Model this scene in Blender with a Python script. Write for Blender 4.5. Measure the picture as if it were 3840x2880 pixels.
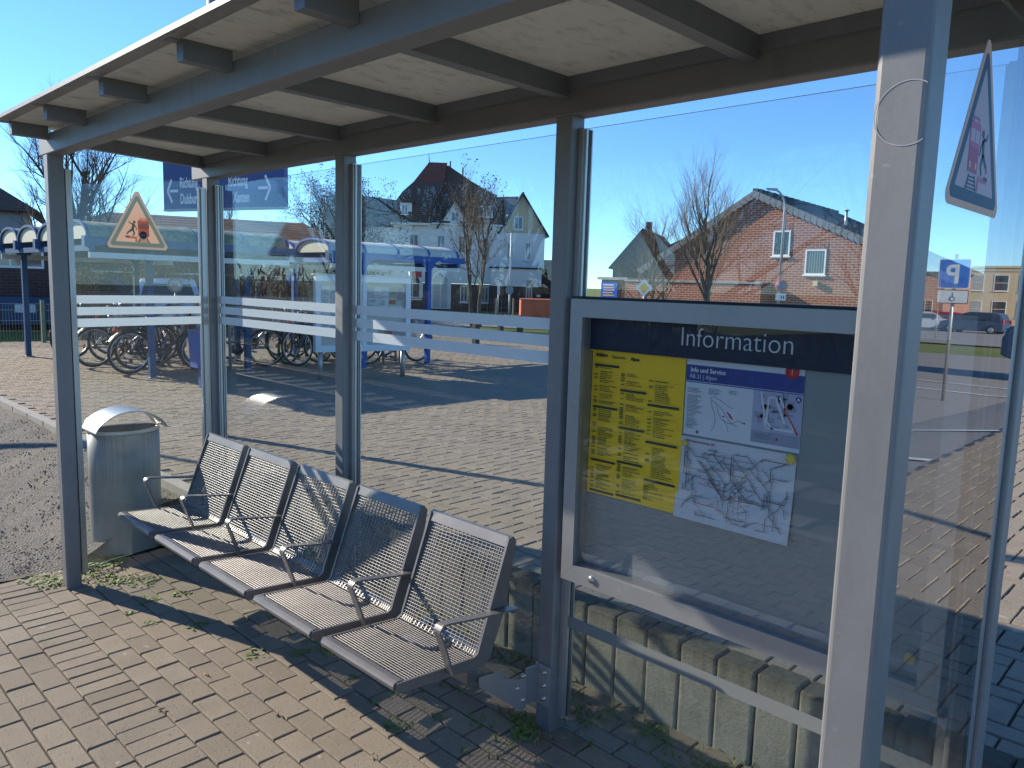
import bpy, math, random
from math import sin, cos, pi, radians, sqrt, atan2
from mathutils import Vector, Matrix
rnd = random.Random(7)
scene = bpy.context.scene
col = scene.collection
for o in list(bpy.data.objects): bpy.data.objects.remove(o)

# ---------------------------------------------------------------- camera, sky, sun, exposure
cam_d = bpy.data.cameras.new('camera'); cam = bpy.data.objects.new('camera', cam_d); col.objects.link(cam)
cam_d.sensor_width = 36; cam_d.lens = 27.11; cam_d.clip_end = 3000; cam_d.clip_start = 0.02
YAW, PITCH, ROLL = -0.7714, -0.1272, 0.0287
CAM = Vector((1.8433, -2.1548, 1.7082))
fw = Vector((sin(YAW)*cos(PITCH), cos(YAW)*cos(PITCH), sin(PITCH)))
rt = Vector((cos(YAW), -sin(YAW), 0)); up_ = rt.cross(fw)
r2 = cos(ROLL)*rt + sin(ROLL)*up_; u2 = -sin(ROLL)*rt + cos(ROLL)*up_
M = Matrix((r2, u2, -fw)).transposed().to_4x4(); M.translation = CAM
cam.matrix_world = M
scene.camera = cam

SUN_EL = radians(26.2)
sun_h = Vector((-0.953, -0.305))
world = bpy.data.worlds.new('World'); scene.world = world; world.use_nodes = True
wn = world.node_tree; wn.nodes.clear()
wo = wn.nodes.new('ShaderNodeOutputWorld'); bg = wn.nodes.new('ShaderNodeBackground')
sky = wn.nodes.new('ShaderNodeTexSky'); sky.sky_type = 'NISHITA'; sky.sun_disc = False
sky.sun_elevation = SUN_EL; sky.sun_rotation = atan2(sun_h.x, sun_h.y) % (2*pi)
sky.air_density = 0.75; sky.dust_density = 0.0; sky.ozone_density = 4.0
bg.inputs['Strength'].default_value = 0.135
sky.altitude = 0
tint = wn.nodes.new('ShaderNodeMix'); tint.data_type = 'RGBA'; tint.blend_type = 'MULTIPLY'; tint.inputs[0].default_value = 1; tint.inputs[7].default_value = (.66, .90, 1.06, 1)
wn.links.new(sky.outputs[0], tint.inputs[6]); wn.links.new(tint.outputs[2], bg.inputs[0]); wn.links.new(bg.outputs[0], wo.inputs[0])
sd = bpy.data.lights.new('sun', 'SUN'); sun = bpy.data.objects.new('sun', sd); col.objects.link(sun)
sd.energy = 4.6; sd.angle = radians(0.5); sd.color = (1.0, 0.90, 0.755)
sv = Vector((sun_h.x*cos(SUN_EL), sun_h.y*cos(SUN_EL), sin(SUN_EL)))
sun.rotation_euler = sv.to_track_quat('Z', 'Y').to_euler()
scene.view_settings.view_transform = 'Standard'; scene.view_settings.look = 'None'
scene.view_settings.exposure = 0.88; scene.view_settings.gamma = 1
scene.render.engine = 'CYCLES'
scene.cycles.max_bounces = 10; scene.cycles.transparent_max_bounces = 24; scene.cycles.glossy_bounces = 4

# ---------------------------------------------------------------- materials
def lin(c): return tuple(((x/255)/12.92 if x/255 <= .04045 else ((x/255+.055)/1.055)**2.4) for x in c)
class MT:
    """node material builder"""
    def __init__(s, name):
        s.m = bpy.data.materials.new(name); s.m.use_nodes = True; s.t = s.m.node_tree; s.t.nodes.clear()
        s.out = s.n('ShaderNodeOutputMaterial'); s.tc = s.n('ShaderNodeTexCoord')
    def n(s, ty, **k):
        nd = s.t.nodes.new(ty)
        for a, b in k.items(): setattr(nd, a, b)
        return nd
    def l(s, a, b): s.t.links.new(a, b)
    def inp(s, nd, key, v):
        if hasattr(v, 'is_output') or hasattr(v, 'links'): s.l(v, nd.inputs[key])
        else: nd.inputs[key].default_value = (tuple(v)+(1,) if isinstance(v, tuple) and len(v) == 3 else v)
    def noise(s, scale, detail=4, rough=.6, vec=None, stretch=None):
        v = vec or s.tc.outputs['Object']
        if stretch:
            mp = s.n('ShaderNodeMapping'); mp.inputs['Scale'].default_value = stretch; s.l(v, mp.inputs[0]); v = mp.outputs[0]
        nd = s.n('ShaderNodeTexNoise'); nd.inputs['Scale'].default_value = scale; nd.inputs['Detail'].default_value = detail
        nd.inputs['Roughness'].default_value = rough; s.l(v, nd.inputs['Vector']); return nd.outputs['Fac']
    def ramp(s, fac, stops):
        r = s.n('ShaderNodeValToRGB'); e = r.color_ramp.elements
        while len(e) < len(stops): e.new(.5)
        for i, (p, c) in enumerate(stops):
            e[i].position = p; e[i].color = (c, c, c, 1) if not isinstance(c, tuple) else c+(1,)
        s.l(fac, r.inputs[0]); return r.outputs[0]
    def mix(s, fac, a, b, mode='MIX'):
        m = s.n('ShaderNodeMix', data_type='RGBA', blend_type=mode)
        for sock, v in ((m.inputs[0], fac), (m.inputs[6], a), (m.inputs[7], b)):
            if hasattr(v, 'links'): s.l(v, sock)
            elif isinstance(v, tuple): sock.default_value = v+(1,) if len(v) == 3 else v
            else: sock.default_value = v
        return m.outputs[2]
    def math(s, op, a, b=0., c=0.):
        m = s.n('ShaderNodeMath', operation=op)
        for i, v in enumerate((a, b, c)):
            if hasattr(v, 'links'): s.l(v, m.inputs[i])
            else: m.inputs[i].default_value = v
        return m.outputs[0]
    def bump(s, h, strength=.3, dist=.01):
        b = s.n('ShaderNodeBump'); b.inputs['Strength'].default_value = strength; b.inputs['Distance'].default_value = dist
        s.l(h, b.inputs['Height']); return b.outputs[0]
    def bsdf(s, color, rough=.6, metal=0., normal=None, spec=.5, **k):
        p = s.n('ShaderNodeBsdfPrincipled')
        s.inp(p, 'Base Color', color); s.inp(p, 'Roughness', rough); s.inp(p, 'Metallic', metal); s.inp(p, 'Specular IOR Level', spec)
        for a, b in k.items(): s.inp(p, a.replace('_', ' '), b)
        if normal is not None: s.l(normal, p.inputs['Normal'])
        s.l(p.outputs[0], s.out.inputs[0]); return p

def simple(name, c, rough=.6, metal=0., var=.15, scale=12, bump=0., bscale=60, spec=.5):
    t = MT(name); n = t.noise(scale, 5)
    lo = tuple(x*(1-var) for x in c); hi = tuple(min(1, x*(1+var)) for x in c)
    cc = t.mix(n, lo, hi)
    nm = t.bump(t.noise(bscale, 4), bump, .004) if bump else None
    t.bsdf(cc, rough, metal, nm, spec); return t.m

def metal_paint(name, c, metal=.55, rough=.42, streak=.18):
    t = MT(name)
    a = t.noise(3.0, 6, .65); b = t.noise(14, 5, .6, stretch=(1, 1, .12)); sp = t.ramp(t.noise(160, 3, .7), [(.66, 0.), (.74, 1.)])
    cc = t.mix(a, tuple(x*(1-streak) for x in c), tuple(x*(1+streak) for x in c))
    cc = t.mix(t.math('MULTIPLY', b, .35), cc, tuple(x*.62 for x in c))
    cc = t.mix(t.math('MULTIPLY', sp, .2), cc, (.5, .48, .45))
    gr_ = t.ramp(t.noise(5.5, 8, .75, stretch=(1, 1, .35)), [(.52, 0.), (.78, .45)]); cc = t.mix(gr_, cc, tuple(x*.45 for x in c))
    sc_ = t.ramp(t.noise(38, 2, .4, stretch=(1, .12, 1.6)), [(.735, 0.), (.75, 1.)]); cc = t.mix(t.math('MULTIPLY', sc_, .15), cc, tuple(min(1, x*2.1) for x in c))
    rg = t.math('ADD', t.math('MULTIPLY', a, .25), rough-.1)
    t.bsdf(cc, rg, metal, t.bump(t.noise(220, 3), .08, .002)); return t.m

M_frame = metal_paint('grey_metallic_paint', (.225, .227, .23), .3, .5)
M_frame2 = metal_paint('darker_metallic_paint', (.20, .21, .23), .3, .5)
M_alu = metal_paint('anodised_aluminium', (.50, .50, .49), .7, .36, .06)
M_steel = metal_paint('powder_coated_steel', (.215, .205, .20), .5, .36, .08)
M_case = metal_paint('case_frame_aluminium', (.36, .365, .375), .6, .4, .06)
M_galv = metal_paint('galvanised_steel', (.42, .43, .43), .6, .42, .12)
M_bolt = simple('stainless_bolt', (.55, .53, .5), .3, .9)
M_rubber = simple('black_gasket', (.02, .02, .022), .6)
M_roofside = simple('roof_edge_trim', (.24, .24, .225), .5, .3, .3, 30)

def roof_mat():
    t = MT('roof_underside'); n = t.noise(2.2, 7, .7); d = t.noise(26, 5, .7, stretch=(1, .35, 1)); f = t.noise(90, 3)
    c = t.mix(n, (.56, .555, .51), (.68, .67, .61))
    c = t.mix(t.ramp(d, [(.52, 0.), (.72, .6)]), c, (.25, .245, .20))
    p = t.bsdf(c, .7, 0, t.bump(f, .15, .002))
    tr = t.n('ShaderNodeBsdfTranslucent'); t.l(c, tr.inputs[0])
    mx = t.n('ShaderNodeMixShader'); mx.inputs[0].default_value = .20
    t.l(p.outputs[0], mx.inputs[1]); t.l(tr.outputs[0], mx.inputs[2]); t.l(mx.outputs[0], t.out.inputs[0]); return t.m
M_roof = roof_mat()

def glass_mat(name, tint=(.93, .965, .955), f0=.055, dirt=.03, scale=1., power=5.):
    t = MT(name); g = t.n('ShaderNodeNewGeometry')
    dp = t.n('ShaderNodeVectorMath', operation='DOT_PRODUCT'); t.l(g.outputs['Normal'], dp.inputs[0]); t.l(g.outputs['Incoming'], dp.inputs[1])
    d = t.math('ABSOLUTE', dp.outputs['Value']); k = t.math('POWER', t.math('SUBTRACT', 1., d), power)
    F = t.math('ADD', t.math('MULTIPLY', k, (1-f0)*scale), f0)
    tr = t.n('ShaderNodeBsdfTransparent'); tr.inputs[0].default_value = tint+(1,)
    df = t.n('ShaderNodeBsdfDiffuse'); df.inputs[0].default_value = (.75, .78, .76, 1)
    tl = t.n('ShaderNodeBsdfTranslucent'); tl.inputs[0].default_value = (.75, .78, .76, 1)
    m0 = t.n('ShaderNodeMixShader'); m0.inputs[0].default_value = .5; t.l(df.outputs[0], m0.inputs[1]); t.l(tl.outputs[0], m0.inputs[2])
    nz = t.ramp(t.noise(5, 8, .75, stretch=(1, 1, .5)), [(.35, dirt*.3), (.75, dirt*1.8)])
    sz = t.n('ShaderNodeSeparateXYZ'); t.l(t.tc.outputs['Object'], sz.inputs[0]); foot = t.ramp(t.math('ADD', sz.outputs['Z'], t.math('MULTIPLY', t.noise(9, 5, .7), .35)), [(.22, 3.2), (.55, 0.)])
    sm = t.ramp(t.noise(2.2, 6, .8, stretch=(1, 1, 2.2)), [(.56, 0.), (.72, 1.6)])
    nz = t.math('MULTIPLY', nz, t.math('ADD', 1., t.math('ADD', foot, sm)))
    m1 = t.n('ShaderNodeMixShader'); t.l(nz, m1.inputs[0]); t.l(tr.outputs[0], m1.inputs[1]); t.l(m0.outputs[0], m1.inputs[2])
    gl = t.n('ShaderNodeBsdfGlossy'); gl.inputs['Roughness'].default_value = 0.0
    m2 = t.n('ShaderNodeMixShader'); t.l(F, m2.inputs[0]); t.l(m1.outputs[0], m2.inputs[1]); t.l(gl.outputs[0], m2.inputs[2])
    t.l(m2.outputs[0], t.out.inputs[0]); return t.m
M_glass = glass_mat('shelter_glass', (.955, .975, .968), .033, .005)
M_gside = glass_mat('side_glass', (.95, .972, .965), .035, .006)
M_gend = glass_mat('end_pane_glass', (.92, .96, .96), .06, .003, power=2.7)
M_gin = glass_mat('end_pane_inner', (.97, .98, .98), .03, .003, power=7.)
M_pane = glass_mat('case_pane', (.97, .98, .97), .045, .004)
M_gedge = simple('glass_edge', (.10, .16, .14), .2)
def film_mat(name, c, opac, trl=.35):
    t = MT(name)
    tr = t.n('ShaderNodeBsdfTransparent'); df = t.n('ShaderNodeBsdfDiffuse'); df.inputs[0].default_value = c+(1,)
    tl = t.n('ShaderNodeBsdfTranslucent'); tl.inputs[0].default_value = c+(1,)
    m0 = t.n('ShaderNodeMixShader'); m0.inputs[0].default_value = trl; t.l(df.outputs[0], m0.inputs[1]); t.l(tl.outputs[0], m0.inputs[2])
    m1 = t.n('ShaderNodeMixShader'); m1.inputs[0].default_value = opac
    t.l(tr.outputs[0], m1.inputs[1]); t.l(m0.outputs[0], m1.inputs[2]); t.l(m1.outputs[0], t.out.inputs[0]); return t.m
M_film = film_mat('frosted_film', (.74, .80, .83), .86)
M_film_shade = film_mat('shaded_film', (.27, .28, .27), .88, .2)  # darker film copy, shade on the lower stripe is put into its colour
M_stk_pale = film_mat('sticker_border', (.58, .50, .44), .85, .45)
M_stk_grey = film_mat('sticker_grey', (.28, .34, .30), .85, .45)
M_stk_or = film_mat('sticker_orange', (.74, .55, .44), .85, .45)
M_stk_red = film_mat('sticker_red', (.80, .36, .30), .8, .6)
M_stk_pink = film_mat('sticker_pink', (.88, .40, .30), .8, .6)
def sky_tinted_film(name, c):
    t = MT(name); t.bsdf(c, .5, 0, None, .15); return t.m
GL = {}
def sky_tint(m):
    if m.name not in GL: GL[m.name] = sky_tinted_film('sky_tinted_'+m.name, {'sticker_border': (.60, .34, .24), 'sticker_grey': (.015, .06, .11), 'sticker_orange': (.42, .33, .38), 'sticker_red': (.33, .07, .15), 'sticker_pink': (.38, .12, .22)}.get(m.name, (.3, .3, .3)))  # the reflected sky is put into these colours as lilac and navy
    return GL[m.name]
M_stk_black = simple('sticker_black', (.02, .02, .025), .5)

def paver_mat(name, base, dark, attr='tone', tv=.17):
    t = MT(name)
    at = t.n('ShaderNodeAttribute'); at.attribute_name = attr
    n1 = t.noise(1.1, 6, .65); n2 = t.noise(130, 4, .75); n3 = t.noise(9, 5, .6)
    c = t.mix(at.outputs['Fac'], tuple(x*(1-tv) for x in base), tuple(x*(1+tv) for x in base))
    c = t.mix(t.ramp(n1, [(.35, 0.), (.7, .45)]), c, tuple(x*y for x, y in zip(base, (1.12, 1.04, .9))))
    c = t.mix(t.math('MULTIPLY', t.ramp(n2, [(.52, 0.), (.72, 1.)]), .5), c, dark)
    c = t.mix(t.math('MULTIPLY', t.ramp(n3, [(.5, 0.), (.8, 1.)]), .35), c, tuple(x*.62 for x in base))
    bl = t.ramp(t.noise(2.6, 5, .65), [(.54, 0.), (.70, .5)]); c = t.mix(bl, c, tuple(x*.66 for x in base))
    sp = t.ramp(t.noise(15, 2, .4), [(.715, 0.), (.735, 1.)])
    c = t.mix(t.math('MULTIPLY', sp, .35), c, (.55, .50, .44))
    t.bsdf(c, .82, 0, t.bump(t.math('ADD', t.noise(170, 5, .8), t.math('MULTIPLY', t.ramp(t.noise(75, 2, .5), [(.62, 1.), (.70, 0.)]), .8)), .8, .004), .3); return t.m
M_pave = paver_mat('concrete_paver', (.25, .212, .162), (.085, .073, .06), tv=.14)
M_plaza = paver_mat('plaza_paver', (.265, .225, .175), (.12, .10, .085), tv=.07)
M_white_pave = paver_mat('white_guide_paver', (.66, .64, .58), (.4, .38, .34))
def joint_mat():
    t = MT('joint_sand'); n = t.noise(60, 4); m = t.noise(1.6, 4, .6)
    c = t.mix(n, (.045, .04, .033), (.13, .11, .085)); c = t.mix(t.ramp(m, [(.5, 0.), (.66, .7)]), c, (.06, .085, .025))
    t.bsdf(c, .95, 0, t.bump(t.noise(300, 3), .8, .004)); return t.m
M_joint = joint_mat()
def gravel_mat():
    t = MT('gravel'); v = t.n('ShaderNodeTexVoronoi'); v.inputs['Scale'].default_value = 75; t.l(t.tc.outputs['Object'], v.inputs['Vector'])
    n = t.noise(1.3, 5, .6); n2 = t.noise(40, 5, .7)
    c = t.mix(v.outputs['Color'], (.07, .065, .055), (.28, .26, .225)); c = t.mix(.5, c, t.mix(n2, (.06, .055, .05), (.28, .255, .22)))
    c = t.mix(t.ramp(n, [(.5, 0.), (.75, .4)]), c, (.27, .225, .17))
    mo = t.noise(.9, 4, .5); c = t.mix(t.ramp(mo, [(.60, 0.), (.72, .55)]), c, (.09, .12, .04))
    t.bsdf(c, .95, 0, t.bump(v.outputs['Distance'], .9, .012), .2); return t.m
M_gravel = gravel_mat()
def grass_mat(name='grass', a=(.07, .10, .025), b=(.16, .19, .055), c2=(.20, .155, .085)):
    t = MT(name); n = t.noise(30, 6, .75); m = t.noise(.8, 5, .6)
    c = t.mix(n, a, b); c = t.mix(t.ramp(m, [(.45, 0.), (.65, .7)]), c, c2)
    t.bsdf(c, .95, 0, t.bump(t.noise(90, 4), .8, .02), .1); return t.m
M_grass = grass_mat('grass', (.10, .14, .035), (.20, .25, .07), (.24, .20, .11))
M_asphalt = simple('asphalt', (.135, .13, .125), .9, 0, .2, 6, .5, 220, .2)
M_asphalt2 = simple('pale_asphalt', (.26, .25, .235), .9, 0, .15, 5, .5, 220, .2)
M_concrete = simple('concrete', (.33, .31, .28), .9, 0, .2, 14, .4, 120, .2)
def palisade_mat():
    t = MT('weathered_palisade'); n = t.noise(55, 6, .8); g = t.noise(7, 6, .7, stretch=(1, 1, .5)); s = t.noise(30, 4, .6, stretch=(1, 1, .1))
    c = t.mix(n, (.20, .19, .155), (.60, .565, .47)); c = t.mix(t.ramp(g, [(.45, 0.), (.72, .65)]), c, (.20, .195, .13))
    c = t.mix(t.math('MULTIPLY', s, .35), c, (.10, .095, .07))
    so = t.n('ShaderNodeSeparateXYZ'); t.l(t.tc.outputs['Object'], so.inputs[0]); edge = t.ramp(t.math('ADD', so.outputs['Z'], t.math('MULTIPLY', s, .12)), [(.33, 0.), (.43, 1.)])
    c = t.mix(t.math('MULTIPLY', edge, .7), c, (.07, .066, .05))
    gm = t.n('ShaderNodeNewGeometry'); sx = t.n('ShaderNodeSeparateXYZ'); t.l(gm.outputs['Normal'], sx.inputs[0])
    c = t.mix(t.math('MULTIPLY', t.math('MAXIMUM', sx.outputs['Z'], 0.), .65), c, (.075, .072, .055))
    t.bsdf(c, .95, 0, t.bump(t.noise(90, 5, .8), .9, .006), .1); return t.m
M_palisade = palisade_mat()
def brick_mat(name, c1, c2, mortar, scale=1., axis='XZ', w=.22, h=.073):
    t = MT(name); mp = t.n('ShaderNodeMapping')
    if axis == 'XZ': mp.inputs['Rotation'].default_value = (radians(90), 0, 0)
    sx = t.n('ShaderNodeSeparateXYZ'); t.l(t.tc.outputs['Object'], sx.inputs[0]); cx = t.n('ShaderNodeCombineXYZ')
    t.l(t.math('ADD', sx.outputs['X'], sx.outputs['Y']), cx.inputs[0]); t.l(sx.outputs['Z'], cx.inputs[1])
    b = t.n('ShaderNodeTexBrick'); t.l(cx.outputs[0], b.inputs['Vector'])
    b.inputs['Scale'].default_value = 1; b.inputs['Brick Width'].default_value = w*scale; b.inputs['Row Height'].default_value = h*scale
    b.inputs['Mortar Size'].default_value = .009*scale; b.inputs['Color1'].default_value = c1+(1,); b.inputs['Color2'].default_value = c2+(1,); b.inputs['Mortar'].default_value = mortar+(1,)
    n = t.noise(1.2, 5); c = t.mix(t.math('MULTIPLY', n, .5), b.outputs[0], tuple(x*.7 for x in c1))
    t.bsdf(c, .9, 0, None, .2); return t.m
M_brick = brick_mat('red_brick', (.34, .13, .085), (.25, .095, .065), (.52, .43, .35), 1.15)
M_brickdark = brick_mat('dark_brick', (.12, .065, .05), (.085, .05, .04), (.13, .11, .10), 1.)
M_brickvilla = brick_mat('villa_brick', (.20, .10, .075), (.15, .08, .06), (.22, .18, .15), 1.3)
def tile_mat(name, a, b, sc=1.):
    t = MT(name); w = t.n('ShaderNodeTexWave'); w.bands_direction = 'Z'; w.inputs['Scale'].default_value = 3.2*sc; w.inputs['Distortion'].default_value = .6
    t.l(t.tc.outputs['Object'], w.inputs['Vector'])
    w2 = t.n('ShaderNodeTexWave'); w2.bands_direction = 'X'; w2.inputs['Scale'].default_value = 3.6*sc; w2.inputs['Distortion'].default_value = .4
    t.l(t.tc.outputs['Object'], w2.inputs['Vector'])
    n = t.noise(2, 5, .7); c = t.mix(n, a, b); c = t.mix(t.math('MULTIPLY', w.outputs['Fac'], .5), c, tuple(x*.45 for x in a))
    c = t.mix(t.math('MULTIPLY', w2.outputs['Fac'], .25), c, tuple(x*.55 for x in a))
    t.bsdf(c, .85, 0, t.bump(w.outputs['Fac'], .5, .03), .2); return t.m
M_tile_red = tile_mat('red_roof_tile', (.20, .07, .055), (.30, .12, .09))
M_tile_brown = tile_mat('brown_roof_tile', (.11, .07, .055), (.20, .13, .10))
M_tile_dark = tile_mat('dark_roof_tile', (.05, .05, .052), (.11, .11, .115))
M_slate = simple('slate_verge', (.17, .19, .20), .6, 0, .35, 9)
M_plaster = simple('white_plaster', (.80, .79, .73), .9, 0, .08, 2, .2, 60, .2)
M_plaster_y = simple('yellow_plaster', (.62, .52, .34), .9, 0, .06, 2, .2, 60, .2)
M_plaster_g = simple('grey_plaster', (.36, .36, .35), .9, 0, .1, 2)
M_whitepaint = simple('white_paint', (.78, .78, .75), .5, 0, .05)
M_window = simple('window_glass_dark', (.045, .055, .065), .08, 0, .4, 3, spec=1.)
M_window_pale = simple('window_blind', (.45, .47, .45), .4, 0, .15, 3)
M_blue = simple('blue_enamel', (.010, .075, .31), .6, 0, .15, 8)
M_bluedark = simple('blue_enamel_faded', (.02, .075, .17), .5, 0, .2, 8)
M_bluesign = simple('blue_sign', (.045, .075, .22), .35, 0, .08)
M_navy = simple('navy_header', (.004, .009, .038), .5, 0, .1)
M_grp = simple('mossy_roof_sheet', (.46, .45, .36), .6, 0, .2, 5, .2, 40)
def mossy():
    t = MT('mossy_barrel_roof'); n = t.noise(9, 7, .8); m = t.noise(2, 4)
    c = t.mix(m, (.24, .24, .17), (.33, .33, .23)); c = t.mix(t.ramp(n, [(.42, 0.), (.60, .85)]), c, (.10, .105, .055))
    t.bsdf(c, .7, 0, t.bump(n, .4, .02), .2); return t.m
M_mossy = mossy()
M_clean = simple('pale_barrel_roof', (.52, .52, .45), .8, 0, .12, 4)
M_end = simple('cream_end_panel', (.55, .54, .40), .6, 0, .06, 3)
M_bark = simple('bark', (.135, .115, .09), .95, 0, .35, 20, .6, 60, .1)
M_twig = simple('twig', (.17, .135, .10), .9, 0, .3, 10)
M_darkbark = simple('dark_bark', (.075, .065, .052), .95, 0, .3, 10)
M_leafbrown = simple('withered_leaf', (.21, .105, .055), .9, 0, .5, 7)
M_leafdark = simple('dark_leaf', (.05, .055, .03), .85, 0, .4, 7)
M_weed = simple('weed_leaf', (.13, .19, .035), .7, 0, .4, 30)
M_dry = simple('dry_stalk', (.26, .20, .12), .9, 0, .3, 30)
M_tyre = simple('tyre', (.02, .02, .02), .75)
M_rim = simple('bare_rim', (.55, .55, .55), .3, .8)
M_bikeblack = simple('black_frame', (.018, .018, .022), .35)
M_bikegrey = simple('grey_frame', (.16, .18, .22), .35, .3)
M_bikesilver = simple('silver_frame', (.45, .46, .47), .3, .7)
M_bikepurple = simple('violet_frame', (.14, .11, .24), .35)
M_amber = simple('amber_reflector', (.85, .30, .03), .25)
M_redr = simple('red_reflector', (.6, .02, .02), .25)
M_yellow = simple('timetable_yellow', (.92, .57, .01), .55, 0, .03)
M_paper = simple('white_paper', (.62, .66, .74), .55, 0, .03)
M_paper2 = simple('map_paper', (.55, .59, .66), .6, 0, .05)
M_ink = simple('black_ink', (.03, .028, .03), .6)
M_inkgrey = simple('grey_ink', (.16, .17, .19), .6)
M_inkolive = simple('timetable_small_print', (.20, .16, .02), .6)
M_inkred = simple('red_ink', (.45, .05, .05), .6)
M_bluehead = simple('blue_header', (.03, .05, .26), .5)
M_lilac = simple('lilac_area', (.38, .41, .58), .6)
M_lilac2 = simple('lilac_area_dark', (.28, .30, .43), .6)
M_magnet = simple('yellow_magnet', (.70, .50, .08), .5)
M_redmag = simple('red_badge', (.50, .03, .04), .4)
M_white = simple('white_letter', (.62, .66, .72), .5, 0, .02)
M_signwhite = simple('white_sign', (.80, .80, .78), .4, 0, .02)
M_signblue = simple('traffic_blue', (.01, .13, .62), .35, 0, .03)
M_signyellow = simple('traffic_yellow', (.85, .50, .02), .4)
M_backpanel = simple('brushed_back_panel', (.25, .275, .30), .5, .3, .08)
M_orange = simple('orange_tarpaulin', (.55, .15, .06), .7, 0, .2, 6, .3, 20)
M_carwhite = simple('silver_car_paint', (.55, .57, .60), .25, .3)
M_cargrey = simple('slate_car_paint', (.07, .09, .14), .25, .3)
M_carred = simple('red_car_paint', (.40, .02, .05), .25, .2)
M_carnavy = simple('navy_car_paint', (.03, .05, .11), .25, .3)
M_ballast = simple('ballast', (.17, .145, .125), .95, 0, .45, 25, 1., 50, .1)
M_rail = simple('rail_steel', (.14, .10, .08), .4, .6)
M_bush = simple('hedge_twig', (.045, .040, .030), .95, 0, .4, 5)
M_soil = simple('soil', (.10, .075, .055), .95, 0, .3, 10, .6, 60, .1)

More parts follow.
